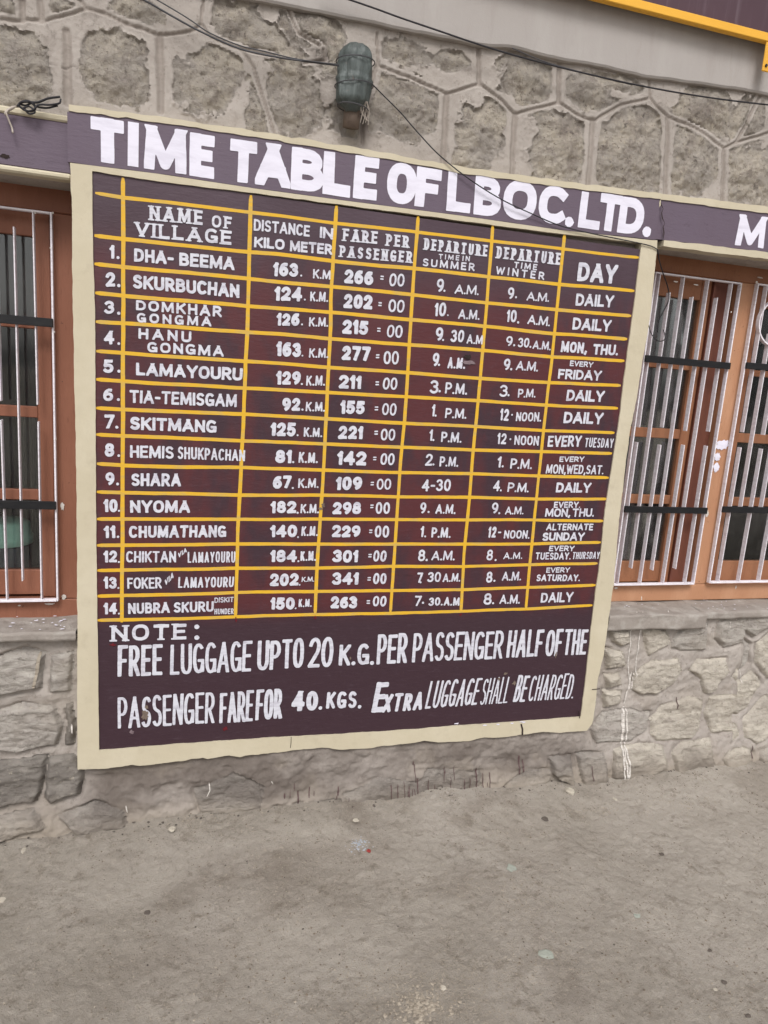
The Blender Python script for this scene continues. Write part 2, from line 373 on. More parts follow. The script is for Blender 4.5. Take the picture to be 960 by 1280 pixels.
JOINTS = [[(0,24),(15,25),(32,25),(57,28),(77,22),(95,15),(107,10),(125,15),(150,26),(175,34),(197,42),(217,42),(240,39),(253,30),(255,0)],
 [(100,0),(107,10)], [(26,0),(27,24)], [(51,0),(52,27)], [(83,42),(85,128)], [(199,45),(201,140)],
 [(253,30),(262,46),(300,62),(316,84),(330,125),(345,175)], [(300,62),(342,70)], [(471,41),(473,82),(502,93),(510,95),(535,107),(557,117),(600,105),(630,125),(645,142),(672,134),(700,127),(720,142),(742,150),(775,132),(812,122),(820,133),(835,145),(860,155),(885,170),(905,185),(920,177),(960,165)],
 [(599,55),(599,105)], [(700,80),(700,127)], [(812,98),(812,122)], [(950,120),(935,150),(920,177)],
 [(557,118),(555,215)], [(645,142),(641,220)], [(740,150),(735,240)], [(834,148),(832,250)], [(905,186),(903,265)],
 [(471,82),(455,130),(452,180)], [(355,0),(372,40),(400,55)], [(405,60),(408,75),(380,80)]]
JW = [[W2(*p) for p in j] for j in JOINTS]
JR = [.0062,.006,.012,.012,.015,.014,.0065,.0055,.0062,.010,.011,.008,.008,.013,.013,.013,.012,.010,.009,.006,.006]
PATCH = [(22,82,30,36),(140,88,36,36),(180,16,34,14),(258,100,34,44),(360,82,20,15),(352,128,38,30),(392,36,26,16),(412,70,12,18),(512,64,34,18),
 (500,128,38,34),(604,158,30,38),(654,100,32,26),(737,117,28,20),(690,182,36,42),(784,196,38,40),(880,142,28,22),(865,208,26,36),(932,150,16,20),(940,218,28,32),
 (12,8,14,10),(70,6,18,8),(290,25,22,22),(325,48,20,14),(320,140,12,30),(440,150,24,22),(560,75,22,12),(775,105,26,10),(590,205,20,14)]
def scat(x0, x1, z0, z1, dx, dz, seed):
    r = random.Random(seed); out = []; z = z0; k = 0
    while z < z1:
        x = x0 + (dx/2 if k % 2 else 0)
        while x < x1: out.append((x + r.uniform(-.25, .25)*dx, z + r.uniform(-.22, .22)*dz)); x += dx
        z += dz; k += 1
    return out
def voro2(x, z, pts, sx=1., sz=1.):
    f1 = np.full(x.shape, 9.); f2 = f1.copy(); idx = np.zeros(x.shape, int)
    for i, (a, b) in enumerate(pts):
        d = np.hypot((x-a)*sx, (z-b)*sz); m = d < f1
        f2 = np.where(m, f1, np.minimum(f2, d)); idx = np.where(m, i, idx); f1 = np.where(m, d, f1)
    return f1, f2, idx
FRX0, FRX1 = -.56, 1.98
VOU = scat(-1.9, 4.4, 2.1, 3.1, .30, .26, 5)
def upper(x, z):
    """y, stone index (-1 mortar), groove amount, stain amount"""
    wob = .006 * fbm(x, z, 11, 3, 50); wob2 = .006 * fbm(x, z, 11, 3, 57)
    dg = np.full(x.shape, 9.)
    for pts, r in zip(JW, JR): dg = np.minimum(dg, seg_dist(x + wob, z + wob2, pts) / (r*.72))
    out = (x < FRX0) | (x > FRX1)
    f1, f2, vi = voro2(x + wob*3, z + wob2*3, VOU); dgo = (f2 - f1) / .016
    dg = np.where(out, dgo, dg)
    g = sst(1.15, .85, dg)
    best = np.full(x.shape, -9.); idx = np.full(x.shape, -1)
    nz = .75*fbm(x, z, 7, 3, 64, .6) + .75*fbm(x, z, 20, 5, 60, .66)
    for i, (px, py, rx, ry) in enumerate(PATCH):
        c = W2(px, py); a = abs(W2(px+rx, py)[0]-c[0]) *1.18 + .004; b = abs(W2(px, py+ry)[1]-c[1])*1.2 + .004
        e = 1 - np.hypot((x-c[0])/a, (z-c[1])/b) ** 1.3
        m = e > best; best = np.where(m, e, best); idx = np.where(m, i, idx)
    eo = (f2 - f1) / .09 - .8; best = np.where(out, eo, best); idx = np.where(out, 100 + vi, idx)
    e = best + nz * .95 + .16 - 1.25 * sst(3.6, 1.4, dg) - .35*sst(.1, .6, fbm(x, z, 3.1, 2, 99))
    st = e > 0; idx = np.where(st, idx, -1)
    y = UW - .007 * fbm(x, z, 4, 4, 70) - .0026 * fbm(x, z, 26, 4, 75, .6)
    crease = sst(.42, .12, dg) * (~out); g = g * (1 - .35*crease)
    y = y + .0045 * crease
    y = y + .0055 * g * (.7 + .6*fbm(x, z, 9, 2, 77)) - .0012 * sst(2.6, 1.5, dg) * (1 - g)
    lip = sst(-.16, 0, e) * (~st); y = y - .0055 * lip * sst(-.3, .4, fbm(x, z, 6, 3, 88))
    s_in = sst(0, .10, e)
    rough = .5 * ridge(x, z, 14, 5, 80) + .8 * fbm(x, z, 30, 4, 85, .6)
    y = y + st * (.0045 * s_in - .010 * sst(.25, 1.2, e) - .008 * rough - .004*fbm(x, z, 70, 3, 89))
    # a few hairline cracks that follow the mortar edges
    ck = np.abs(fbm(x, z, 5.5, 4, 90)); cm = sst(.018, .0, ck) * sst(.1, .4, fbm(x, z, 3, 2, 95)) * (~st)
    y = y + .004 * cm
    c = W2(455, 150); stain = np.exp(-(((x-c[0])/.035)**2 + ((z-c[1])/.07)**2)) + .8*np.exp(-(((x-W2(400,72)[0])/.03)**2 + ((z-W2(400,72)[1])/.03)**2))
    stain = np.clip(stain + .45 * fbm(x, z, 20, 3, 66) * stain + .7 * cm, 0, 1)
    bl = sst(.32, .0, e) * sst(-.5, .3, fbm(x, z, 26, 4, 97)) + .5*sst(.1, .5, fbm(x, z, 8, 4, 98))
    return y, idx, g, stain, np.clip(bl, 0, 1), 0*x
def LP(l, ox, oy, s): return [(ox + a/s, oy + b/s) for a, b in l]
LW = .035
RS = [[(340,380),(430,320),(560,315),(570,370),(530,430),(450,480),(380,485),(335,455)],[(590,370),(640,320),(780,315),(790,380),(740,430),(720,470),(665,475),(650,410)],
 [(390,190),(440,160),(510,180),(520,250),(420,305),(400,270)],[(530,220),(570,170),(640,130),(700,140),(690,280),(560,285),(515,265)],
 [(740,150),(820,100),(920,100),(910,180),(850,250),(770,270),(735,220)],[(800,400),(850,330),(960,310),(1040,330),(1030,430),(880,460),(830,430)],
 [(420,600),(480,530),(600,490),(665,500),(650,640),(600,680),(440,695),(415,660)],[(665,570),(690,480),(860,475),(880,560),(860,630),(690,655)],
 [(890,500),(960,470),(1060,480),(1060,630),(940,640),(890,570)],[(150,640),(200,560),(330,540),(430,560),(410,640),(320,690),(170,700)],
 [(500,740),(560,690),(690,670),(700,860),(520,860)],[(725,760),(780,700),(835,690),(830,820),(750,840)],[(240,720),(300,695),(470,705),(485,800),(330,865),(220,850)],
 [(60,740),(200,735),(212,860),(80,890)],[(930,760),(980,690),(1070,700),(1070,830),(935,825)],[(850,700),(912,690),(915,790),(855,810)],
 [(225,170),(330,165),(340,240),(290,262),(240,230)],[(208,385),(280,370),(295,440),(215,455)],[(935,100),(1010,90),(1030,220),(930,220)],[(-60,760),(40,745),(50,880),(-50,900)],
 [(210,260),(300,275),(320,350),(215,365)],[(200,460),(300,460),(290,530),(205,545)]]
LS = [[(-60,430),(80,395),(220,400),(250,470),(230,560),(60,592),(-60,570)],[(-60,625),(195,592),(180,690),(150,770),(-60,800)],[(-60,215),(100,170),(185,190),(165,330),(-60,370)],
 [(190,600),(300,595),(335,660),(320,740),(200,775),(170,750)],[(-60,830),(140,790),(200,860),(0,925),(-60,930)],[(225,820),(380,770),(500,800),(520,865),(300,885)],[(195,200),(290,180),(295,350),(190,350)],[(255,400),(300,390),(300,560),(250,560)]]
US = [[(330,150),(420,120),(560,130),(600,175),(440,195),(340,190)],[(470,160),(520,100),(640,110),(640,185),(540,205)],[(0,150),(90,110),(160,135),(150,190),(20,205)],[(180,180),(330,160),(330,200),(200,215)],[(660,150),(740,100),(830,110),(850,150),(760,180),(690,180)]]
POLY = [LP(q, 700, 740, 3.692) for q in RS] + [LP(q, 0, 760, 3.2) for q in LS] + [LP(q, 240, 900, 1.778) for q in US]
NR, NL = len(RS), len(LS)
POLW = []
for q in POLY:
    w = [W2(a, b, LW - .02) for a, b in q]; POLW.append(w)
VOL = scat(-1.9, 4.4, .0, .75, .26, .17, 9)
LX0, LX1 = -.60, 2.22
def lower(x, z):
    wob = .008 * fbm(x, z, 14, 4, 150); wob2 = .008 * fbm(x, z, 14, 4, 157)
    base = LW - .05 * sst(.30, -.1, z) - .012 * fbm(x, z, 3, 3, 170) - .009 * fbm(x, z, 12, 5, 175, .62) - .003 * fbm(x, z, 50, 3, 177)
    base = base - .01 * sst(.02, .25, x) * sst(1.5, 1.2, x)
    best = np.full(x.shape, -9.); idx = np.full(x.shape, -1)
    for i, w in enumerate(POLW):
        xs = [a for a, b in w]; zs = [b for a, b in w]
        m = (x > min(xs)-.05) & (x < max(xs)+.05) & (z > min(zs)-.05) & (z < max(zs)+.05)
        if not m.any(): continue
        d = -poly_sdf(x[m]+wob[m], z[m]+wob2[m], w); t = best[m]; b = d > t
        t2 = np.where(b, d, t); best[m] = t2; ii = idx[m]; ii = np.where(b, i, ii); idx[m] = ii
    out = (x < LX0) | (x > LX1)
    f1, f2, vi = voro2(x + wob*2, z + wob2*2, VOL); bo = (f2-f1)*.5 - .014
    best = np.where(out, bo, best); idx = np.where(out, 100+vi, idx)
    st = best > 0.002; idx = np.where(st, idx, -1)
    ks = np.abs(idx) * 1.37; tx = np.sin(ks*5.1)*.16; tz = np.cos(ks*3.7)*.14
    und = (idx >= NR + NL) & (idx < 100); amp = np.where(und, .3, 1.0) * (.75 + .25*np.sin(ks*9))
    layer = ridge(x*.35 + z*.25, z, 22, 4, 180)
    bul = .026*sst(0, .015, best) + .006*fbm(x, z, 9, 3, 185)*sst(0, .02, best) + .010*layer*sst(.0, .02, best) + .006*fbm(x, z, 30, 5, 190, .7)
    ubr = sst(-.6, -.3, x)*sst(1.6, 1.4, x)*sst(.32, .2, z)
    base = base - ubr*(.012*ridge(x*.8, z*1.3, 7, 5, 210) + .007*fbm(x, z, 22, 4, 214, .65))
    y = base - st * amp * bul
    gap = sst(-.012, 0, best) * (~st) * sst(-.3, .5, fbm(x, z, 6, 3, 178)); y = y + .017 * gap
    y = y - (~st) * (.005 + .006 * ridge(x, z, 9, 4, 195))
    stain = np.clip(.7*sst(.25, .02, z)*sst(-.1, .5, fbm(x, z, 5, 3, 199)), 0, 1)
    ub = sst(-.34, -.2, x)*sst(1.62, 1.35, x)*sst(.02, .10, z)*sst(.75, .5, z)*(x > -.5)
    stain = np.clip(stain + ub*(.75 + .8*fbm(x, z*1.6, 6, 5, 204, .65)), 0, 1)
    dust = sst(.13, .0, z + .05*fbm(x, z, 7, 4, 201)) + .35*sst(.1, .5, fbm(x, z, 9, 4, 203))
    return y, idx, gap * .4, stain, 0*x, np.clip(dust, 0, 1)

wall = empty('stone_wall', (0, .3, 0))
tag(wall, 'grey rubble stone wall with cement pointing behind and below the painted timetable', 'wall')
def hfield(fn, xs, zs, cut=None, namer=None):
    XX, ZZ = np.meshgrid(xs, zs, indexing='ij'); y, idx, g, st, bl_, du_ = fn(XX, ZZ)
    n0, n1 = XX.shape; I = np.arange(n0*n1).reshape(n0, n1)
    Q = np.stack([I[:-1, :-1], I[1:, :-1], I[1:, 1:], I[:-1, 1:]], -1).reshape(-1, 4)
    qi = idx[:-1, :-1].reshape(-1)
    V = np.stack([XX, y, ZZ], -1).reshape(-1, 3); G_ = g.ravel(); S_ = st.ravel(); B_ = bl_.ravel(); D_ = du_.ravel()
    if cut is not None:
        cx = V[Q].mean(1); keep = cut(cx[:, 0], cx[:, 2]); Q = Q[keep]; qi = qi[keep]
    for i in np.unique(qi):
        q = Q[qi == i]
        if i >= 0 and len(q) < 40: qi[qi == i] = -1
    for i in np.unique(qi):
        q = Q[qi == i]; u, inv = np.unique(q, return_inverse=True); q2 = inv.reshape(-1, 4)
        nm, mt = namer(int(i))
        big_mesh(nm, V[u], q2, mt, wall, dict(groove=G_[u], stain=S_[u], blend=B_[u], dust=D_[u]))
BAND = [(250,-12),(340,2),(480,32),(520,40),(565,47),(595,55),(645,60),(705,75),(760,85),(805,95),(860,102),(960,117),(1100,150)]
BW = [W2(a, b, .012) for a, b in BAND]; bxs = np.array([b[0] for b in BW]); bzs = np.array([b[1] for b in BW])
def band_z(x): return np.interp(x, bxs, bzs) + .004 * fbm(np.asarray(x, float), 0*np.asarray(x, float), 14, 3, 220)
xs = axis(-.56, 2.1, .0038, -1.7, 4.2, 1.1); zs = np.arange(2.10, 3.0, .0038)
hfield(upper, xs, zs, lambda x, z: z < band_z(x) + .03, lambda i: ('mortar', M['mortar']) if i < 0 else ('stone', M['rough']))
fm = [M['field'], M['field'], M['field_grey'], M['field'], M['field_grey']]
def lname(i):
    if i < 0: return 'mortar', M['mortar']
    if i >= 100: return 'stone', fm[i % 5]
    if i < NR: return 'stone', fm[(i*3) % 5]
    if i < NR+NL: return 'stone', M['slate'] if i in (NR+1, NR+3, NR+7) else M['field_grey']
    return 'stone', M['field_grey']
SILL_Z = .5
# ------------------------------------------------------------------ sign-painter's lettering (own stroke alphabet -> distance field -> marching squares)
def arc(cx, cy, rx, ry, a0, a1, n=10, p=2.0):
    o = []
    for i in range(n+1):
        t = math.radians(a0 + (a1-a0)*i/n); c, s = math.cos(t), math.sin(t)
        o.append((cx + rx*math.copysign(abs(c)**(2/p), c), cy + ry*math.copysign(abs(s)**(2/p), s)))
    return o
def O_(w, p=2.4): return [arc(w/2, .5, w/2, .5, 0, 360, 22, p)]
GL = {
 'A': (.66, [[(0,0),(.33,1)],[(.33,1),(.66,0)],[(.13,.3),(.53,.3)]]),
 'B': (.52, [[(0,0),(0,1)],[(0,1),(.26,1)]+arc(.26,.765,.22,.235,90,-90,7)+[(0,.53)],[(.26,.53)]+arc(.28,.265,.25,.265,90,-90,7)+[(0,0)]]),
 'C': (.56, [arc(.3,.5,.3,.5,48,312,16,2.4)]),
 'D': (.56, [[(0,0),(0,1)],[(0,1),(.2,1)]+arc(.2,.5,.36,.5,90,-90,12,2.3)+[(0,0)]]),
 'E': (.46, [[(0,0),(0,1)],[(0,1),(.46,1)],[(0,.52),(.4,.52)],[(0,0),(.46,0)]]),
 'F': (.44, [[(0,0),(0,1)],[(0,1),(.44,1)],[(0,.5),(.37,.5)]]),
 'G': (.58, [arc(.3,.5,.3,.5,50,340,16,2.4),[(.58,.36),(.58,.04)],[(.34,.42),(.58,.42)]]),
 'H': (.54, [[(0,0),(0,1)],[(.54,0),(.54,1)],[(0,.5),(.54,.5)]]),
 'I': (.0, [[(0,0),(0,1)]]),
 'K': (.54, [[(0,0),(0,1)],[(.0,.38),(.52,1)],[(.18,.58),(.54,0)]]),
 'L': (.44, [[(0,0),(0,1)],[(0,0),(.44,0)]]),
 'M': (.78, [[(0,0),(.04,1)],[(.06,1),(.39,.06),(.72,1)],[(.74,1),(.78,0)]]),
 'N': (.56, [[(0,0),(0,1)],[(0,1),(.56,0)],[(.56,0),(.56,1)]]),
 'O': (.62, O_(.62)),
 'P': (.5, [[(0,0),(0,1)],[(0,1),(.24,1)]+arc(.24,.72,.26,.28,90,-90,8)+[(0,.44)]]),
 'R': (.53, [[(0,0),(0,1)],[(0,1),(.24,1)]+arc(.24,.73,.26,.27,90,-90,8)+[(0,.46)],[(.22,.46),(.53,0)]]),
 'S': (.5, [arc(.26,.74,.23,.26,35,180,8,2.2)+arc(.26,.745,.23,.225,190,262,4)+arc(.24,.265,.26,.24,82,0,5)+arc(.25,.26,.25,.26,0,-145,9,2.2)]),
 'T': (.56, [[(0,1),(.56,1)],[(.28,0),(.28,1)]]),
 'U': (.56, [[(0,1),(0,.34)]+arc(.28,.3,.28,.3,180,360,10,2.3)+[(.56,1)]]),
 'V': (.6, [[(0,1),(.3,0)],[(.3,0),(.6,1)]]),
 'W': (.86, [[(0,1),(.2,0)],[(.2,0),(.43,.85)],[(.43,.85),(.66,0)],[(.66,0),(.86,1)]]),
 'X': (.58, [[(0,0),(.58,1)],[(0,1),(.58,0)]]),
 'Y': (.6, [[(0,1),(.3,.44)],[(.6,1),(.3,.44)],[(.3,.46),(.3,0)]]),
 '0': (.5, O_(.5, 2.2)),
 '1': (.14, [[(.14,0),(.14,1)],[(0,.78),(.14,.98)]]),
 '2': (.5, [arc(.25,.72,.24,.28,165,-20,10)+[(.42,.5),(.02,.02)],[(.02,0),(.5,0)]]),
 '3': (.48, [arc(.22,.75,.23,.25,150,-80,10)+arc(.22,.27,.26,.27,85,-150,11)]),
 '4': (.56, [[(.4,1),(0,.3)],[(0,.3),(.56,.3)],[(.41,0),(.41,1)]]),
 '5': (.5, [[(.45,1),(.07,1)],[(.07,1),(.04,.56)],[(.04,.56)]+arc(.23,.31,.26,.31,105,-145,12)]),
 '6': (.5, [arc(.25,.3,.25,.3,0,360,16),[(.42,.96)]+arc(.36,.42,.36,.56,100,175,7)]),
 '7': (.48, [[(0,1),(.48,1)],[(.48,1),(.16,0)]]),
 '8': (.5, [arc(.25,.75,.21,.25,0,360,14),arc(.25,.265,.25,.265,0,360,16)]),
 '9': (.5, [arc(.25,.7,.25,.3,0,360,16),arc(.14,.58,.36,.56,5,-75,7)]),
 '-': (.26, [[(0,.45),(.26,.45)]]), '=': (.24, [[(0,.3),(.24,.3)],[(0,.7),(.24,.7)]]),
 '.': (.0, 'dot'), ',': (.04, [[(.06,.04),(0,-.16)]]), ':': (0, [[(0,.18),(0,.2)],[(0,.72),(0,.74)]]),
}
# weight, gap, flat terminals, corner rounding, serif, wobble
STY = {'T': (.27,.055,1,.10,0,.05), 'N': (.118,.026,1,.45,0,.12), 'S': (.205,.04,0,.25,1,.10), 'B': (.23,.07,1,.45,0,.13), 'D': (.26,.075,0,.5,0,.15),
       'R': (.18,.09,0,.7,0,.14), 'L': (.155,.07,0,.8,0,.14), 'I': (.105,.035,1,.6,0,.1), 'K': (.24,.05,1,.35,0,.08), 'Z': (.14,.06,0,.3,1,.1)}
rng = random.Random(11)
def text_polys(txt, xl, yl, xr, yr, hl, hr, sty, ydep, slant=0.0, wt=None):
    """returns vertices on the plane y=ydep and faces of one painted word; (xl,yl)-(xr,yr) is its base line"""
    wgt, gap, flatc, rnd, serif, wob = STY[sty]
    if wt: wgt = wt
    A = np.array(P(xl, yl, ydep)); B = np.array(P(xr, yr, ydep))
    HL = P(xl, yl-hl, ydep)[2]-A[2]; HR = P(xr, yr-hr, ydep)[2]-B[2]; H = (HL+HR)/2
    Wd = np.linalg.norm(B-A) ; r = wgt*H/2; g = gap*H
    if len(txt) >= 5 and sty != 'S': r = min(r, .145*Wd/len(txt))
    def need(r, g):
        fix = 0; var = 0
        for i, c in enumerate(txt):
            if c == ' ': fix += .22*H; continue
            w = GL[c][0]; var += w; fix += 2*r + (g if i < len(txt)-1 else 0) + (0 if not serif else 2.0*r)
        return fix, var
    for _ in range(14):
        fix, var = need(r, g)
        if var < .02 or (Wd-fix)/var > (.27 if sty in 'NIT' else (.40 if sty in 'BR' and len(txt) > 3 else .30))*H: break
        r *= .95; g *= .82
    s = (Wd-fix)/max(var, .02) if var > .02 else 0
    if s > 1.35*H:      # short word in a wide box: spread the letters
        extra = (Wd - fix - var*1.2*H)/max(len(txt)-1, 1); s = 1.2*H; g += extra
    strokes = []; u = 0
    for i, c in enumerate(txt):
        if c == ' ': u += .22*H; continue
        w, st = GL[c]; sr = 1.0*r if serif else 0; ox = u + r + sr
        jh = 1 + rng.uniform(-.025, .02); jx = rng.uniform(-.02, .02)*H; dz = rng.uniform(-.012, .012)*H
        if st == 'dot': strokes.append(('dot', ox, r*1.05, r*(1.02 if wgt > .2 else 1.12)))
        else:
            for q in st:
                pts = [(ox + a*s + jx*(b-.5) + slant*b*H, dz + r + b*(H*jh-2*r)) for a, b in q]; strokes.append(('line', pts, q, (ox-r*1.02+min(0, slant*H), ox+w*s+r*1.02+max(0, slant*H)+abs(jx))))
        u += w*s + 2*r + 2*sr + g
    pad = 1.6*r + (slant*H if slant > 0 else 0); x0, x1 = -pad, Wd+pad; z0, z1 = (-.3*H if ',' in txt else -.6*r), H*1.03+.3*r
    h = max(.0011, min(.0022, H/26)); nx = int((x1-x0)/h)+2; nz = int((z1-z0)/h)+2
    gx_ = x0 + np.arange(nx)*h; gz_ = z0 + np.arange(nz)*h
    D = np.full((nx, nz), 1.0)
    def stamp(ax, az, bx, bz, e0, e1, rr, round_, clip=None):
        i0 = max(0, int((min(ax,bx)-x0-2.2*rr)/h)-1); i1 = min(nx, int((max(ax,bx)-x0+2.2*rr)/h)+3)
        j0 = max(0, int((min(az,bz)-z0-2.2*rr)/h)-1); j1 = min(nz, int((max(az,bz)-z0+2.2*rr)/h)+3)
        if i1 <= i0 or j1 <= j0: return
        xx = gx_[i0:i1, None]; zz = gz_[None, j0:j1]
        ex, ez = bx-ax, bz-az; L = math.hypot(ex, ez)
        if L < 2e-6: return
        ex /= L; ez /= L
        t = (xx-ax)*ex + (zz-az)*ez; n = np.abs(-(xx-ax)*ez + (zz-az)*ex); k = round_*rr
        lo, hi = -e0, L+e1; m = (lo+hi)/2; hf = (hi-lo)/2
        qx = np.abs(t-m)-(hf-k); qz = n-(rr-k)
        d = np.hypot(np.maximum(qx, 0), np.maximum(qz, 0)) + np.minimum(np.maximum(qx, qz), 0) - k
        if clip: d = np.maximum(d, np.maximum(np.maximum(-zz - .004*H, zz-H*1.004), np.maximum(clip[0]-xx, xx-clip[1])))
        D[i0:i1, j0:j1] = np.minimum(D[i0:i1, j0:j1], d)
    for it in strokes:
        if it[0] == 'dot': stamp(it[1]-1e-4, it[2], it[1]+1e-4, it[2], it[3], it[3], it[3], 1.); continue
        pts, q = it[1], it[2]; n = len(pts); closed = math.hypot(pts[0][0]-pts[-1][0], pts[0][1]-pts[-1][1]) < 1e-6
        rr = r*rng.uniform(.95, 1.05)
        for j in range(n-1):
            (ax, az), (bx, bz) = pts[j], pts[j+1]
            vert = abs(bz-az) > .9*abs(bx-ax); Ls = math.hypot(bx-ax, bz-az)+1e-9
            def ext(end_v, is_end):
                if closed or not is_end: return 0, True
                if flatc and vert and (abs(end_v) < .02 or abs(end_v-1) < .02): return (r + r*abs(bx-ax)/Ls)/max(abs(bz-az)/Ls, .3)*1.02, False
                return r*.98, False
            e0, i0_ = ext(q[j][1], j == 0); e1, i1_ = ext(q[j+1][1], j == n-2)
            inner = (i0_ or i1_)
            stamp(ax, az, bx, bz, e0, e1, rr, 0 if (i0_ and i1_) else rnd, it[3] if flatc and (e0 > r or e1 > r) else None)
            if j < n-2 or closed: stamp(bx-1e-5, bz, bx+1e-5, bz, rr, rr, rr, 1.)
            if serif and n == 2 and vert:
                for (px_, pz_), v in ((pts[j], q[j][1]), (pts[j+1], q[j+1][1])):
                    if abs(v) < .02: stamp(px_-2.1*r, .5*r, px_+2.1*r, .5*r, 0, 0, .5*r, .25)
                    elif abs(v-1) < .02: stamp(px_-2.1*r, H-.5*r, px_+2.1*r, H-.5*r, 0, 0, .5*r, .25)
    GX, GZ = np.meshgrid(gx_, gz_, indexing='ij')
    D = D + wob*r*fbm(GX/r*.55 + rng.uniform(0, 90), GZ/r*.55, 1., 3, 7) + .00012*fbm(GX+A[0]*7, GZ, 400, 2, 9)
    # marching squares
    V = []; Fc = []
    ins = D < 0
    full = ins[:-1,:-1] & ins[1:,:-1] & ins[1:,1:] & ins[:-1,1:]
    anyi = ins[:-1,:-1] | ins[1:,:-1] | ins[1:,1:] | ins[:-1,1:]
    for j in range(nz-1):
        row = full[:, j]
        if not row.any(): continue
        dd = np.diff(np.concatenate([[0], row.astype(int), [0]])); ss = np.where(dd == 1)[0]; ee = np.where(dd == -1)[0]
        for a_, b_ in zip(ss, ee):
            n = len(V); V += [(gx_[a_], gz_[j]), (gx_[b_], gz_[j]), (gx_[b_], gz_[j+1]), (gx_[a_], gz_[j+1])]; Fc.append((n, n+1, n+2, n+3))
    for i, j in zip(*np.where(anyi & ~full)):
        cs = [(i,j),(i+1,j),(i+1,j+1),(i,j+1)]; poly = []
        for k in range(4):
            p, q = cs[k], cs[(k+1)%4]; dp, dq = D[p], D[q]
            if dp < 0: poly.append((gx_[p[0]], gz_[p[1]]))
            if (dp < 0) != (dq < 0):
                t = dp/(dp-dq); poly.append((gx_[p[0]]+(gx_[q[0]]-gx_[p[0]])*t, gz_[p[1]]+(gz_[q[1]]-gz_[p[1]])*t))
        if len(poly) > 2: n = len(V); V += poly; Fc.append(tuple(range(n, n+len(poly))))
    out = []
    for a_, b_ in V:
        f = a_/Wd; base = A + (B-A)*f; hh = (HL*(1-f)+HR*f)/H
        out.append((base[0], ydep, base[2] + b_*hh))
    return out, Fc
def dot_polys(x, y, r, ydep):
    c = P(x, y, ydep); rw = abs(P(x+r, y, ydep)[0]-c[0]); n = 10
    v = [(c[0]+rw*math.cos(6.283*k/n)*(1+.1*math.sin(3*k+x)), ydep, c[2]+rw*math.sin(6.283*k/n)) for k in range(n)]
    return v, [tuple(range(n))]

# ------------------------------------------------------------------ lintels
def ribbon(top, bot, ya, thick, name, mat, parent, sub=.02, wob=.0012, seed=1, tp=None, attrs=True, yf=None):
    """a plaster/paint plate between two traced edges; front face at ya, its real thickness behind"""
    T = [P(a, b, ya) for a, b in top]; Bt = [P(a, b, ya) for a, b in bot]
    x0, x1 = max(T[0][0], Bt[0][0]), min(T[-1][0], Bt[-1][0]); n = max(3, int((x1-x0)/sub))
    xs_ = np.linspace(x0, x1, n); zt = np.interp(xs_, [t[0] for t in T], [t[2] for t in T]) + wob*fbm(xs_, xs_*0, 30, 3, seed)
    zb = np.interp(xs_, [t[0] for t in Bt], [t[2] for t in Bt]) + wob*fbm(xs_, xs_*0+3, 30, 3, seed+1)
    v = []; f = []
    for i in range(n): v += [(xs_[i], ya, zt[i]), (xs_[i], ya, zb[i]), (xs_[i], ya+thick, zt[i]), (xs_[i], ya+thick, zb[i])]
    for i in range(n-1):
        a_ = 4*i; b_ = a_+4; f += [(a_, a_+1, b_+1, b_), (a_+2, b_+2, b_+3, a_+3), (a_, b_, b_+2, a_+2), (a_+1, a_+3, b_+3, b_+1)]
    f += [(0, 2, 3, 1), (4*(n-1), 4*(n-1)+1, 4*(n-1)+3, 4*(n-1)+2)]
    m = MB(); m.add(v, f); return m.build(name, mat, parent)
lint = empty('painted_lintel', (.6, 0, 2.1))
tag(lint, 'maroon painted lintel with big white TIME TABLE heading above the timetable', 'lintel', 'painted lintels over the windows and the board')
FY = -.004
m_top = [(84,140),(88,138.5),(199,153),(317,171),(460,195),(575,216),(700,233),(819,248),(826,249)]
c_top = [(86,131),(199,146),(317,163.5),(460,187),(575,208),(700,226),(819,241),(827,242)]
m_bot = [(84,202.5),(199,217),(317.5,235),(436,251),(575,269),(700,287),(821,300),(828,301)]
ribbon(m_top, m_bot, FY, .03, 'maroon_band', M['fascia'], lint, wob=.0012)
ribbon(c_top, [(a, b+.0) for a, b in m_top], FY-.003, .035, 'cream_trim', M['cream'], lint, wob=.004, seed=5)
b = MB(); b.box(-.316, 1.531, .026, .3, 2.022, 2.135); b.build('lintel_core', M['mortar'], lint)
# left and right neighbours
ll = empty('painted_lintel', (-.9, 0, 2.05)); tag(ll, 'plain maroon lintel over the left window, tangled wire on its top edge', 'lintel', 'painted lintels over the windows and the board')
zt, z2, z3, z4 = 2.138, 2.121, 1.993, 1.977
def plate(nm, x0, x1, y0, y1, z0, z1, mat, par, bev=.003):
    b = MB(); b.box(x0, x1, y0, y1, z0, z1, bev); return b.build(nm, mat, par)
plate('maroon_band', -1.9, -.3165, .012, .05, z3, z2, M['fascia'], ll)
plate('cream_trim', -1.9, -.3165, .008, .05, z2, zt, M['cream'], ll, .004)
plate('cream_trim', -1.9, -.3165, .006, .05, z4, z3, M['cream'], ll, .005)
plate('lintel_core', -1.9, -.3165, .05, .3, z4+.001, 2.11, M['mortar'], ll, 0)
lr = empty('painted_lintel', (2.3, 0, 2.1)); tag(lr, 'maroon lintel over the right window starting with a white letter M', 'lintel', 'painted lintels over the windows and the board')
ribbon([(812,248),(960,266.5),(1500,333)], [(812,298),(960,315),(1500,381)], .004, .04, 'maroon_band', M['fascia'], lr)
ribbon([(812,240),(960,258),(1500,323)], [(812,248),(960,266.5),(1500,333)], .0, .045, 'cream_trim', M['cream'], lr, wob=.003)
ribbon([(812,298),(960,315),(1500,381)], [(829,308),(960,323.5),(1500,390)], -.003, .05, 'cream_trim', M['cream'], lr, wob=.003)
plate('lintel_core', 1.545, 4.3, .046, .3, 2.032, 2.16, M['mortar'], lr, 0)

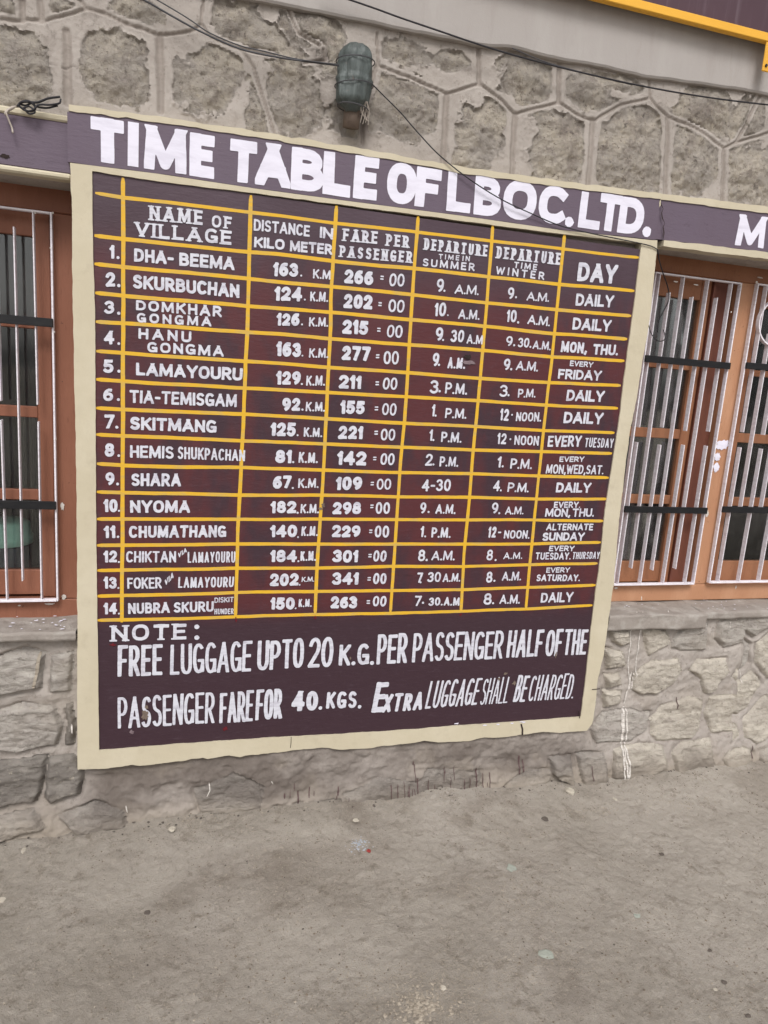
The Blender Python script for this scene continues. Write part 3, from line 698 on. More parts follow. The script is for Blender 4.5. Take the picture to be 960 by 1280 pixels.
# ------------------------------------------------------------------ the timetable board
board = empty('timetable_board', (.6, 0, .23)); tag(board, 'large maroon timetable board with white lettering, yellow ruled grid and cream border', 'notice board')
LE = [(115,214),(115.5,250),(116,300),(119,397),(119.5,530),(120.5,685),(123,860),(124,938)]
RE = [(802,304),(795,360),(787.5,420),(784,440),(775,515),(765.5,580),(756,640),(750,700),(741,765),(734,830),(726,896)]
TE = [(115,214),(200,227),(315,241),(420,255),(525,269),(620,282),(715,294),(802,304)]
BE = [(124,938),(160,935),(220,930.5),(287,925.5),(350,921.5),(420,918),(512,912),(587,906),(660,901),(726,896)]
OL = [(87.5,203.5),(89,240),(90,247),(89.5,290),(92.5,450),(95.5,600),(96.5,700),(97,962)]
OR = [(821,301),(819.5,330),(812,400),(802,455),(795,500),(787,540),(782,580),(775,640),(767,730),(760,780),(754,820),(747,850),(744,880),(740,905),(733,913)]
OB = [(97,962),(130,960.5),(153,958.5),(166,955.5),(175,957),(200,954.5),(238,949),(253,947.5),(259,949),(287,944),(300,945.5),(353,939.5),(380,936.5),(403,934.5),(425,936.5),(464,935),(480,932),(512,929.5),(530,926),(548,928),(587,926),(605,921.5),(632,921.5),(651,918),(685,914.5),(700,915.5),(733,913)]
OT = [(87.5,203.5),(199,217.5),(317.5,235.5),(436,251.5),(575,269.5),(700,287.5),(821,301)]
def resample(pts, ya, step, wob, seed):
    q = [np.array(P(a, b, ya)) for a, b in pts]; out = []
    for a, b in zip(q[:-1], q[1:]):
        n = max(1, int(np.linalg.norm(b-a)/step))
        for k in range(n): out.append(a + (b-a)*k/n)
    out.append(q[-1]); out = np.array(out)
    if wob:
        nx_ = fbm(out[:,0], out[:,2], 28, 4, seed)*wob; nz_ = fbm(out[:,0], out[:,2], 28, 4, seed+3)*wob
        out[:,0] += nx_; out[:,2] += nz_
    return out
from mathutils.geometry import tessellate_polygon
def poly_plate(loops, ya, thick, name, mat, parent, bev=0.0):
    """plate with holes; loops are arrays of xyz with equal y"""
    vl = [[Vector((p[0], p[2], 0)) for p in L] for L in loops]
    tr = tessellate_polygon(vl); flatp = [p for L in loops for p in L]; n = len(flatp)
    v = [(p[0], ya, p[2]) for p in flatp] + [(p[0], ya+thick, p[2]) for p in flatp]
    f = [tuple(t) for t in tr] + [tuple(i+n for i in t[::-1]) for t in tr]; o = 0
    for L in loops:
        k = len(L); f += [(o+i, o+(i+1)%k, n+o+(i+1)%k, n+o+i) for i in range(k)]; o += k
    m = MB(); m.add(v, f); return m.build(name, mat, parent)
outer = np.vstack([resample(OT, -.004, .02, .0, 1)[:-1], resample(OR, -.004, .008, .003, 2)[:-1], resample(OB[::-1], -.004, .006, .0035, 3)[:-1], resample(OL[::-1], -.004, .008, .0018, 4)[:-1]])
inner = np.vstack([resample(TE, -.004, .01, .0018, 5)[:-1], resample(RE, -.004, .01, .002, 6)[:-1], resample(BE[::-1], -.004, .006, .0022, 7)[:-1], resample(LE[::-1], -.004, .01, .0012, 8)[:-1]])
poly_plate([outer, inner[::-1]], -.005, .036, 'border', M['cream'], board)
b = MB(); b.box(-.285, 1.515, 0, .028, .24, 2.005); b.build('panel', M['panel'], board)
b = MB(); b.box(-.3155, 1.53, .0312, .3, .0, 2.021); o = b.build('masonry_pier', M['mortar'], wall)

def strip(pts, wpx, ya, name, mat, parent, seed):
    """painted rule: traced centre line, hand-wobbled edges, rounded ends"""
    q = [np.array(P(a, b, ya)) for a, b in pts]; out = []
    for a, b in zip(q[:-1], q[1:]):
        n = max(1, int(np.linalg.norm(b-a)/.012))
        for k in range(n): out.append(a + (b-a)*k/n)
    out.append(q[-1]); out = np.array(out); n = len(out)
    s = np.arange(n)*.012; v = []; f = []
    tdir = np.gradient(out, axis=0); tdir /= np.linalg.norm(tdir, axis=1)[:, None]
    nrm = np.stack([-tdir[:, 2], 0*s, tdir[:, 0]], -1)
    w1 = wpx/2*(1 + .16*fbm(s, s*0+seed, 22, 3, seed)); w2 = wpx/2*(1 + .16*fbm(s, s*0+seed+9, 22, 3, seed+5))
    for e_, k_ in ((0, .55), (n-1, .55)): w1[e_] *= k_; w2[e_] *= k_
    c = .0012*fbm(s, s*0, 6, 2, seed+2)
    for i in range(n):
        a = out[i] + nrm[i]*(w1[i]+c[i]); b_ = out[i] - nrm[i]*(w2[i]-c[i]); v += [tuple(a), tuple(b_)]
    for i in range(n-1): f.append((2*i, 2*i+1, 2*i+3, 2*i+2))
    return mesh_obj(name, v, f, mat, parent)
HL_ = [[(119,241),(157,247),(235,256),(313,265.5),(350,269.5),(420,279.5),(475,284.5),(522,290),(575,296),(615,301),(660,306),(704,311.5),(750,317),(799,322)],
 [(118,294.5),(157,299.5),(235,307.5),(312,315),(350,318),(415,326),(475,332.5),(516,335.5),(610,346),(660,351),(700,355.5),(750,359.5),(793,363.5)],
 [(118,330),(157,334),(235,341),(309,348.5),(350,353),(414,358),(475,364),(515,368.5),(610,379),(660,383),(697,387),(789,395)],
 [(119,366),(157,370),(235,376),(308,382.5),(350,385.5),(412,390.5),(475,396),(513,399.5),(607,408),(694,417),(784,424)],
 [(119.5,402.5),(157,404.5),(235,410),(309,415),(350,417.5),(412,423),(511,431),(602,438),(690,446),(780.5,451)],
 [(120,439),(157,441.5),(235,447),(307.5,451.5),(350,454.5),(410,459),(509,465.5),(600,473),(689,478.5),(776,482)],
 [(120,474.5),(157,477),(235,481),(307,485.5),(409,490.5),(507,496),(597,501),(685,506.5),(772.5,510.5)],
 [(120,510),(157,512),(235,515),(305,517.5),(407,523),(505,529),(595,533),(681,538),(768,541)],
 [(120,543),(157,545),(235,548),(303,551),(405,555),(502,559),(592,562.5),(678,564.5),(765,567)],
 [(121,579.5),(157,582),(235,584),(301,584.5),(402,587.5),(500,590.5),(587,592),(675,595),(761,597)],
 [(121,614.5),(157,616),(235,617),(299,619),(402,619),(499,621),(587,621.5),(671,624),(759,624)],
 [(121,649),(235,649),(297,649),(400,649),(495,649.5),(584,650),(667,650),(754,651)],
 [(121,682),(235,681),(296,680),(397,680),(492,680),(581,680),(665,680),(751,678)],
 [(121,713),(235,711.5),(295,710),(396,710),(490,708),(579,708),(662,706),(747,704)],
 [(121,745),(235,742.5),(294,740.5),(395,739.5),(489,738),(576,737),(660,734.5),(744.5,731)],
 [(121,775.5),(235,773),(294,771),(394,768),(486,767),(576,764),(657,761),(740.5,757)]]
VL_ = [[(153.5,222),(154,300),(153.8,400),(153.8,520),(153,640),(152.5,778)],
 [(314,244),(312,310),(309.5,397.5),(307,460),(304.5,530),(302,575),(297.5,660),(294.5,771)],
 [(420.8,257),(417,315),(413.5,375),(413.5,405),(410,475),(405,577),(400.8,642),(397,700),(394,768)],
 [(522.5,270),(518,335),(513.5,405),(506,525),(500,585),(494,680),(488,766)],
 [(616,281),(612.5,330),(608.5,380),(604.5,425),(598.8,490),(591,570),(587.3,617),(580,692),(576,765)],
 [(706,292),(700,347),(693.8,410),(690,450),(685,490),(678.8,547),(668.8,642),(663,700),(657.5,762)]]
for i, l in enumerate(HL_): strip(l, .0108 if i != 0 else .0095, -.0006, 'grid_line', M['yellow'], board, i)
for i, l in enumerate(VL_): strip(l, .0112, -.0010, 'grid_line', M['yellow'], board, 30+i)

# words of the table: cell | text | base line and cap height in the photograph | style
TX = '''n1|1|137|323.5|143|323.5|17|17|B
n2|2|132|358.5|144|358.5|18.5|18.5|B
n3|3|130.5|392.5|143|392.5|17|17|B
n4|4|130|430.5|143|430.5|17|17|B
n5|5|129|466|142|466|17|17|B
n6|6|129|501.5|141.5|501.5|16|16|B
n7|7|130.5|535.5|143|535.5|17|17|B
n8|8|131|571|143|571|17.5|17.5|B
n9|9|132|606.5|143|606.5|16|16|B
n10|10|129.5|640|147|640|16|16|B
n11|11|129.5|672.5|144|672.5|15.5|15.5|B
n12|12|129.5|703|146.5|703|15|15|B
n13|13|129.5|736|146|736|15|15|B
n14|14|129.5|768|146.5|768|14.5|14.5|B
v0|NAME|185|275|255|281.5|18.5|18.5|S
v0|OF|263|283.5|291|286.5|15.5|15.5|S
v0|VILLAGE|167|295|291|306.5|18|18|S
v1|DHA-|167.5|327|217|331|16.5|16.5|B
v1|BEEMA|224|332|293|338|16.5|16.5|B
v2|SKURBUCHAN|166|360|299|372.5|17|17|B
v3|DOMKHAR|170|387.5|277|396.5|12.5|14|B
v3|GONGMA|171|403|264|408|12|12|B
v4|HANU|173|423.5|239|428|13.5|14|B
v4|GONGMA|184|440|279.5|446|13|13.5|B
v5|LAMAYOURU|170|469|303|476|16|16|B
v6|TIA-TEMISGAM|162|503.5|296|509|16|16|B
v7|SKITMANG|162.5|537|270.5|541|16.5|15.5|B
v8|HEMIS|162.5|572|217|573.5|15.5|15.5|B
v8|SHUKPACHAN|222|573.5|306|576.5|15.5|14|B
v9|SHARA|164|607.5|226|608|16|16|B
v10|NYOMA|162.5|641|237.5|641|15.5|15.5|B
v11|CHUMATHANG|161|672.5|282.5|671.5|15|15|B
v12|CHIKTAN|157.5|703|220|703|14|14|B
v12|VIA|222.5|698|233.5|690|6.5|6.5|R
v12|LAMAYOURU|234.5|703.5|294|703|13.5|14|R
v13|FOKER|159|736|202|735.5|14|14|K
v13|VIA|206|733|217|722|8|8|R
v13|LAMAYOURU|222.5|735|292|734|13.5|13|R
v14|NUBRA|160|767.5|212|766|13.5|13.5|B
v14|SKURU|217|766|267|764.5|13|13|B
v14|DISKIT|268|753.5|292|752.5|6.5|6.5|R
v14|HUNDER|268|768|292|767.5|7|7|R
k0|DISTANCE|317|288|387|296|14.5|14.5|B
k0|IN|399.5|297|416|299.5|14|14|B
k0|KILO|317.5|309|355.5|312.5|13.5|13.5|B
k0|METER|362|314|415|318.5|13.5|13.5|B
k1|163|341|345|372.5|346.5|18|17.5|D
k1|K.M|391|348|413|349.5|12|12|R
k2|124|343|375.5|377.5|377|18|18|D
k2|K.M.|387.5|376.5|410|377.5|12.5|12.5|R
k3|126|345.5|407|374|407.5|16|16|D
k3|K.M.|386|408|410|408.5|12|12|R
k4|163|345|445|376|446.5|18.5|18.5|D
k4|K.M.|386|447|410|447.5|12|12|R
k5|129|345|480.5|375.5|481|17|17|D
k5|K.M.|382.5|482|406|482|12.5|12.5|R
k6|92|352.5|513.5|375|513.8|16.5|16.5|D
k6|K.M.|382|514|406|514.5|12|12|R
k7|125|338|545|369.5|545.5|17|17|D
k7|K.M.|379.5|546|402.5|546.5|12|12|R
k8|81|344|578.5|364|579|16.5|16.5|D
k8|K.M.|373|578.5|397|579|13.5|13.5|R
k9|67|341|610.5|364|610.5|16.5|16.5|D
k9|K.M.|372.5|610|398|610|12|12|R
k10|182|338|641.5|370|641.5|15.5|15.5|D
k10|K.M.|375.5|641.5|398.5|641.5|11.5|11.5|R
k11|140|337.5|671.5|371|671.5|15.5|15.5|D
k11|K.M.|376.5|670|397|670|12|12|R
k12|184|337.5|702.5|371|702.5|15|15|D
k12|K.M.|375.5|701|395|701|12|12|R
k13|202|337|732.5|373|732|15.5|15.5|D
k13|K.M.|377|727.5|392.5|727|6.5|6.5|R
k14|150|337.5|762|368|762|15|15|D
k14|K.M.|373|759|389.5|758.5|10|10|R
f0|FARE|427|301|473|305|15.5|15.5|S
f0|PER|481|307|512|310|15|15|S
f0|PASSENGER|423|321|516|329|14.5|14.5|S
f1|266|430|354|466|356.5|17.5|17.5|D
f1|=|475|352|480|352.5|10|10|R
f1|00|486|357.5|505|358.5|16.5|16.5|L
f2|202|429|385|465|387|18|18|D
f2|=|472.5|385|478.5|385.5|10|10|R
f2|00|485|390|505|391|16.5|16.5|L
f3|215|427.5|417|460|419|18|18|D
f3|=|471|417|477|417.5|10|10|R
f3|00|483|421.5|502.5|422.5|16|16|L
f4|277|427|450|462.5|451.5|18|18|D
f4|=|469.5|450|475|450|10|10|R
f4|00|479|455|498|456|17|17|L
f5|211|423|485.5|451|486.5|17|17|D
f5|=|469|484|474.5|484|10|10|R
f5|00|478|487|496|487.5|15.5|15.5|L
f6|155|425|517.5|455.5|518|17|17|D
f6|=|468|515.5|474|515.5|10|10|R
f6|00|477|519|495|519.5|15.5|15.5|L
f7|221|422.5|548.5|453|549|16.5|16.5|D
f7|=|467.5|546|473|546|10|10|R
f7|00|475.5|550.5|493.5|551|15|15|L
f8|142|421|581|457.5|582|17.5|17.5|D
f8|=|466|577.5|471|577.5|9|9|R
f8|00|475|581|492.5|581.5|15|15|L
f9|109|419.5|612.5|452|612.5|17|17|D
f9|=|463|609|468|609|9|9|R
f9|00|470.5|612|488.5|612|14|14|L
f10|298|415.5|643|451|643|15.5|15.5|D
f10|=|462.5|637.5|468|637.5|9|9|R
f10|00|469|642.5|487|642.5|14.5|14.5|R
f11|229|414.5|671.5|450|671.5|15|15|D
f11|=|461|668.5|467|668.5|9|9|R
f11|00|468|672|486|672|15|15|R
f12|301|415.5|703|447|703|15.5|15.5|D
f12|=|460|699|465|699|9|9|R
f12|00|466|702|482.5|702|14|14|R
f13|341|415|731|447.5|731|15.5|15.5|D
f13|=|459|728|464.5|728|9|9|R
f13|00|466|730|482.5|730|14|14|R
f14|263|413|760.5|446|760.5|15|15|D
f14|=|458|757|464|757|9|9|R
f14|00|465.5|758|482.5|758|13.5|13.5|R
s0|DEPARTURE|528.5|312|610|321|14.5|14.5|S
s0|TIME IN|548|323.5|589|327|6.5|7|R
s0|SUMMER|528|332.5|593|339|10|10|R
w0|DEPARTURE|619|322.5|701|331.5|15|15|S
w0|TIME|642|335|671|338|8|8|R
w0|WINTER|619.5|342.5|680|350|10|10|R
d0|DAY|721|351.5|770|355|24|24|B
s1|9|545|365|554|365.5|17|17|R
s1|A.M.|568|367|598|369|12|12|R
s2|10|542.5|395|557|395.5|17|17|R
s2|A.M.|572.5|398.5|599|400|12.5|12.5|R
s3|9|544|426|553|426.5|17|17|R
s3|30|563|427.5|579.5|428|15.5|15.5|R
s3|A.M|583|429.5|603|430.5|11.5|11.5|R
s4|9|540|458|548|458|17|17|R
s4|A.M.|559|460.5|581|461|14|14|R
s5|3|537|491.5|547.5|492|16.5|16.5|R
s5|P.M.|556|492|583.5|493.5|14|14|R
s6|1|539|520.5|543|520.5|15|15|R
s6|P.M.|556|522.5|582.5|523.5|12.5|12.5|R
s7|1|536|551|540|551|14|14|R
s7|P.M.|551|552.5|576.5|553.5|13|13|R
s8|2|531|582|540|582|15|15|R
s8|P.M.|549|583|572.5|583.5|12.5|12.5|R
s9|4-30|527|614|563|614|15|15|R
s10|9|524.5|642|532|642|14|14|R
s10|A.M.|544|642|569|642.5|12|12|R
s11|1|525|671.5|529|671.5|14|14|R
s11|P.M.|539|672|563|672.5|13|13|R
s12|8|522|701.5|531|701.5|14.5|14.5|R
s12|A.M.|539|700.5|568|700.5|12|12|R
s13|7|521|728.5|528|728.5|12.5|12.5|R
s13|30|534|727.5|550.5|727.5|12.5|12.5|R
s13|A.M.|553|727.5|575|727|10.5|10.5|R
s14|7|517.5|757.5|526|757.5|13|13|R
s14|30.|535.5|757.5|553|757|10.5|10.5|R
s14|A.M|554.5|757|574|757|10.5|10.5|R
w1|9|634|374|642|374|15.5|15.5|R
w1|A.M.|658|375.5|686|377.5|11.5|11.5|R
w2|10|632.5|402.5|645|403|15.5|15.5|R
w2|A.M.|659|405|687|408|12|12|R
w3|9|632|433|640|433|13|13|R
w3|30|647|434|661|434.5|12|12|R
w3|A.M.|665.5|436|688|438|11|11|R
w4|9|629|463|637|463|15|15|R
w4|A.M.|644.5|462.5|672|464.5|12|12|R
w5|3|624|496|634|496|15|15|R
w5|P.M.|647|497|669|497|11|11|R
w6|12|624.5|525.5|635.5|526|15|15|R
w6|NOON.|644.5|526.5|676|527|11.5|11.5|R
w7|12|621|555|632.5|555.5|14|14|R
w7|NOON|642.5|556|673|557|12|12|R
w8|1|621|584.5|625.5|584.5|14|14|R
w8|P.M.|637.5|586|664.5|586.5|13|13|R
w9|4|616|614|624.5|614|13.5|13.5|R
w9|P.M.|634|615|660.5|615.5|12|12|R
w10|9|614|642|622|642|14|14|R
w10|A.M.|631|643|654|643|10|10|R
w11|12|609.5|672|619.5|672|14|14|R
w11|-|622|670|626|670|10|10|R
w11|NOON.|629.5|673|661.5|673.5|10.5|10.5|R
w12|8|607.5|700.5|615.5|700.5|13.5|13.5|R
w12|A.M.|629|699|652.5|698.5|8.5|8.5|R
w13|8|607|728.5|615|728.5|14|14|R
w13|A.M.|627|726|651|725.5|11|11|R
w14|8|604|756|614|756|14.5|14.5|R
w14|A.M.|624|755|649.5|754.5|11.5|11.5|R
d1|DAILY|719|382|766|384.5|15.5|15.5|B
d2|DAILY|715|412|763|415|15|15|B
d3|MON,|700.5|440|733|442|14|14|B
d3|THU.|740.5|443|772|444.5|13.5|13.5|B
d4|EVERY|712|457.5|741|459.5|7|7|R
d4|FRIDAY|697|473.5|751|476|12.5|12.5|B
d5|DAILY|707.5|501|754.5|502.5|14|14|B
d6|DAILY|704|529|753|530.5|14.5|14.5|B
d7|EVERY|684|558.5|726|558.5|14|14|B
d7|TUESDAY|730.5|559|766|560|12|12|R
d8|EVERY|699|577.5|730|577.5|7|7|R
d8|MON,WED,SAT.|682|592|754|593|11.5|11.5|B
d9|DAILY|694.5|615.5|738|616|12.5|12.5|B
d10|EVERY.|692|635|725|635|8|8|R
d10|MON, THU.|681|646|742|646|10.5|10.5|B
d11|ALTERNATE|682.5|663|741|663|8.5|8.5|R
d11|SUNDAY|677.5|676|730|676|10.5|10.5|B
d12|EVERY|686|689|717.5|689|7|7|R
d12|TUESDAY.|669|699.5|713|699.5|9|9|R
d12|THURSDAY|715|699|749|698.5|9|9|R
d13|EVERY|682.5|716|712|715.5|6.5|6.5|R
d13|SATURDAY.|670|726.5|724.5|726.5|8.5|8.5|R
d14|DAILY|675.5|753.5|715.5|752.5|12.5|12.5|B
note|NOTE|137|802|235|799|20|20|S
a1|FREE|147|846|203|843.5|39|39|N
a2|LUGGAGE|212.5|843.5|314|839|38|38|N
a3|UP|321|838|350|836.5|37|37|N
a4|TO|351.5|836|379|834.5|37|37|N
a5|20|384.5|835|415.5|833.5|37|37|N
a6|K.G.|423|832|467|831|26|26|B
a7|PER|470|830.5|508|828.5|37|37|N
a8|PASSENGER|514.5|828|627.5|823|36|35|N
a9|HALF|632.5|822.5|677|820|34|34|N
a10|OF|680.5|820.5|701|819.5|33|33|N
a11|THE|703|819|732|818|32|32|N
b1|PASSENGER|147|911|268|903.5|39|39|N
b2|FARE|274|904|316|901.5|38|38|N
b3|FOR|319|900.5|352|898|38|38|N
b4|40|364|889|397|888|25|25|B
b5|KGS|407.5|886|445|885|21|21|R
b6|E|464|891|480|890|38|38|I
b6|XTRA|477|891|527|887|23|22|R
b7|LUGGAGE|531|886|596|881|34|33|I
b8|SHALL|599|881|634|878.5|33|33|I
b9|BE|641|877.5|656|877|33|33|I
b10|CHARGED.|659|876.5|716|873|32|31|I'''
# the separate full stops of the table
DT = '''n1 147.5 322 2|n2 148.5 357 2.2|n3 148.5 391.5 2.2|n4 148.5 429.5 1.8|n5 148.7 464 2.1|n6 148 499.5 2|n7 146 534 2|n8 148.5 569.5 1.8|n9 147 605 1.9|n10 148.7 638.5 1.4|n11 147.5 671 1.7|n12 148.7 702.5 1.4|n13 148 735 1.3|n14 148.7 767 1.3
k1 376.5 344.5 1.2|k2 381 374.5 1.2|k3 377.5 405.5 1.2|k4 378 444.5 1.1|k5 377.3 480 1.3|k6 378 512 1.4|k7 372 544 1.2|k8 366.5 577.5 1.4|k9 366 610 1.3|k10 372 641 1.4|k11 372.5 671.5 1.2|k12 373 701.5 1.3|k13 374.5 731 1.1|k14 369.5 760.5 1.1
s1 555.5 363.5 1.3|s2 559.8 394 1|s3 553.8 425 1.3|s4 548.7 456 1.4|s5 549.5 489 1.5|s6 544.5 519.5 1.3|s7 541.7 550 1.3|s8 541.7 580.5 1.3|s10 535.7 640 1.4|s11 531.5 670.5 1.2|s12 533.3 700 1.5|s13 525.8 728 1.2|s14 528.7 753.5 1.4
w1 645 371.5 1.3|w2 647.6 403 1.4|w3 642.7 431.5 1.3|w3 663 433.5 1.2|w4 639 461.5 1.4|w5 635.6 494 1.3|w6 640 518.5 1.1|w7 638 549 1.2|w8 628.3 583 1.3|w9 626 613 1.2|w10 624 641.5 1.3|w12 619.5 700 1.3|w13 618 726 1.3|w14 616.3 754 1.3
note 246 783.5 3.2|note 246 797 3.2|b4 400.5 885 2.4|b5 449.5 883.5 2.4'''
cells = {}; first = {}; COL = MB(); COL.t = ['a colon']
LY = -.0016
for k, ln in enumerate(TX.strip().split('\n')):
    c, t, *nn, sty = ln.split('|'); xl, yl, xr, yr, hl, hr = map(float, nn)
    sl_ = {'b6': .10, 'b7': .12, 'b8': .10, 'b9': .10, 'b10': .10}.get(c, rng.uniform(-.01, .03) if sty in 'RL' else 0)
    yd = LY - .0003*(k % 3)
    v, f = text_polys(t, xl, yl, xr, yr, hl, hr, sty, yd, sl_, (.2 if c == 'note' else .17) if t in ('NOTE', 'K.G.', 'E') else (.215 if sty == 'R' and hl < 10.6 and t not in ('=', '-', 'A.M.', 'K.M.') else None))
    if c in cells: cells[c+'_%d' % k] = cells.pop(c)
    cells[c] = MB(); cells[c].t = [t]; cells[c].add(v, f)
    first.setdefault(c, cells[c])
for it in DT.replace('\n', '|').split('|'):
    c, x, y, r = it.split(); v, f = dot_polys(float(x), float(y), float(r), LY-.0009); (first[c] if c != 'note' else cells.setdefault('colon', COL)).add(v, f)
print('words', len(cells))
for c, m in cells.items():
    o = mesh_obj('lettering', m.v, m.f, M['letter'], board); o['label'] = 'white painted lettering reading ' + ' '.join(m.t)
# heading
tb = [(114,200.5),(133,203),(252,221),(302,228),(357,235),(436,247),(460,250),(525,258),(571,265),(608,269.5),(700,281),(733,285),(756,288.5),(785,292),(815,295.5)]
tt = [(116,144.5),(174,154),(267,168),(288,172),(469,197.5),(521,206),(567,214),(596,218),(654,225.5),(692,230.5),(727,238),(762,243.5),(779,246),(815,250)]
fb = lambda x: float(np.interp(x, [a for a, b in tb], [b for a, b in tb])); ft = lambda x: float(np.interp(x, [a for a, b in tt], [b for a, b in tt]))
TL = [('T',113.5,155,.3),('I',159.5,173,.5),('M',180,233,.255),('E',236.5,267.5,.27),('T',286.5,320,.27),('A',318.5,362,.27),('B',363,404,.27),('L',402.5,437,.29),('E',441,471,.26),
      ('O',482,519,.27),('F',518,549,.26),('L',557,587,.26),('B',591,624,.255),('O',627,668,.26),('C',671,707,.265),('.',706,717,.24),('L',722,749,.24),('T',746,773,.25),('D',771,802,.26),('.',803,814,.24)]
for i, (ch, xl, xr, wt) in enumerate(TL):
    if ch == 'I':
        m = MB(); q = [(xl, fb(xl)), (xr, fb(xr)), (xr+.6, ft(xr)), (xl+.4, ft(xl))]; m.add([P(a, b, FY-.0012) for a, b in q], [(0,1,2,3)]); v, f = m.v, m.f
    elif ch == '.': v, f = dot_polys((xl+xr)/2, fb((xl+xr)/2)-5.0, 5.6, FY-.0012)
    else:
        v, f = text_polys(ch, xl, fb(xl), xr, fb(xr), fb(xl)-ft(xl), fb(xr)-ft(xr), 'T', FY-.0009-.0003*(i % 3), 0, wt)
    o = mesh_obj('letter', v, f, M['title'], lint)
v, f = text_polys('M', 918.5, 306, 968, 312, 39.5, 40, 'T', .0028, 0, .25); mesh_obj('letter', v, f, M['title'], lr)
# ------------------------------------------------------------------ lower wall, band, sills
xs = axis(1.40, 2.36, .0038, 1.40, 4.2, 1.1); xs2 = axis(-.66, 1.40, .0045, -1.8, 1.40, 1.1)
xs = np.concatenate([xs2[xs2 < 1.399], xs[xs >= 1.3999]]); zs = np.arange(-.16, .69, .0042)
def cut(x, z): return ~((x > -.27) & (x < 1.46) & (z > .30)) & (z < np.where(x < 0, .668, np.where(x < 1.99, .65, .692)))
hfield(lower, xs, zs, cut, lname)
# concrete ring beam above the stones
bx = axis(-.6, 2.1, .02, -1.9, 4.3, 1.2); zb = band_z(bx); n = len(bx); v = []; f = []
ys = [.012 + .003*fbm(bx, bx*0, 3, 3, 300), .012 + .0*bx]
zt_ = 4.2
for i in range(n): v += [(bx[i], ys[0][i]+.0, zb[i]+.006), (bx[i], ys[0][i], zt_), (bx[i], .3, zb[i]+.0), (bx[i], ys[0][i]+.004, zb[i]), (bx[i], .3, zt_)]
for i in range(n-1):
    a, b = 5*i, 5*i+5; f += [(a, b, b+1, a+1), (a+3, b+3, b, a), (a+2, b+2, b+3, a+3), (a+1, b+1, b+4, a+4)]
m = MB(); m.add(v, f); o = m.build('concrete_beam', M['concrete'], wall); 
# mass of the wall behind the relief (upper part) so nothing shows through from the side
plate('wall_core', -1.9, 4.3, .062, .3, 2.13, 3.0, M['mortar'], wall, 0)
plate('wall_core', -1.9, -.317, .075, .3, -.2, .64, M['mortar'], wall, 0)
plate('wall_core', 1.532, 4.3, .075, .3, -.2, .63, M['mortar'], wall, 0)

def lumpy_box(name, x0, x1, y0, y1, z0, z1, amp, mat, parent, seed, step=.012, back=0.0):
    """cement slab: front and top faces as one displaced sheet, top rising by `back` towards the window"""
    nx = int((x1-x0)/step)+2; prof = []
    hz = max(2, int((z1-z0)/.008)); hy = max(3, int((y1-y0)/.012))
    for k in range(3): prof.append((y0+.03*(1-k/3), z0, 0, 1))
    for k in range(hz): prof.append((y0, z0+(z1-z0)*k/hz, 1, 0))
    for k in range(hy+1): prof.append((y0+(y1-y0)*k/hy, z1+back*k/hy, 0, 1))
    xs_ = np.linspace(x0, x1, nx); pr = np.array(prof)
    XX = np.repeat(xs_[:, None], len(pr), 1); Yp = np.repeat(pr[None, :, 0], nx, 0); Zp = np.repeat(pr[None, :, 1], nx, 0)
    d1 = fbm(XX, Yp+Zp, 9, 5, seed)*amp; d2 = fbm(XX, Yp-Zp, 9, 5, seed+4)*amp
    Yp = Yp + d1*1.2*(pr[None, :, 2]+.3) ; Zp = Zp + d2
    I = np.arange(nx*len(pr)).reshape(nx, -1); Q = np.stack([I[:-1,:-1], I[1:,:-1], I[1:,1:], I[:-1,1:]], -1).reshape(-1, 4)
    return big_mesh(name, np.stack([XX, Yp, Zp], -1).reshape(-1, 3), Q, mat, parent)
lumpy_box('window_sill', -1.9, -.318, -.004, .20, .660, .688, .0065, M['sill'], wall, 401, back=-.002)
lumpy_box('window_sill', 1.545, 1.992, -.006, .20, .632, .690, .0075, M['sill'], wall, 402, back=.005)
lumpy_box('window_sill', 1.99, 4.2, .012, .20, .66, .690, .008, M['sill'], wall, 403, back=.005)

# ------------------------------------------------------------------ windows
D0 = .15
def window(x0, x1, zb, zt, posts, sash, rails, mats, label, tilt=0.0):
    """posts: (x0,x1) of fixed posts; sash: (x0,x1) of sashes; rails: z pairs bottom to top; zb/zt daylight of the frame; tilt = rise per metre"""
    w = empty('window', ((x0+x1)/2, D0, zb)); tag(w, label, 'window', 'barred windows beside the board')
    mp, mc, md = mats
    def B(name, a, b, y0, y1, c, d, mt, par=w, bev=.003):
        xm = (a+b)/2; dz = tilt*(xm-x0)
        m = MB(); m.box(a, b, y0, y1, c, d, bev); m.v = [(vx, vy, vz + tilt*(vx-x0)) for vx, vy, vz in m.v]; return m.build(name, mt, par)
    B('frame_head', x0, x1, D0, D0+.09, zt, zt+.14, M['wood_s'] if mp is M['wood_r'] else mp); B('frame_sill', x0, x1, D0-.002, D0+.09, zb-.068, zb, mp)
    for a, b in posts: B('frame_post', a, b, D0+.001, D0+.09, zb+.0005, zt-.0005, mp)
    for a, b, op in sash:
        st = .044; y0, y1 = D0+.022, D0+.06
        s = MB()
        for p, q in ((a, a+st), (b-st, b)): s.box(p, q, y0, y1, zb+.001, zt-.001, .003)
        s.v = [(vx, vy, vz + tilt*(vx-x0)) for vx, vy, vz in s.v]; so_ = s.build('sash', mc, w)
        B('jamb', b+.0, b+.012, y0-.01, D0+.089, zb+.001, zt-.001, md, w, 0)
        for c, d in rails: B('glazing_bar', a+st, b-st, y0+.003, y1-.004, c, d, mc, so_, .002)
        for (c, d), (c2, d2) in zip(rails[:-1], rails[1:]): B('pane', a+st-.002, b-st+.002, y0+.016, y0+.020, d-.003, c2+.003, M['glass'], so_, 0)
    return w
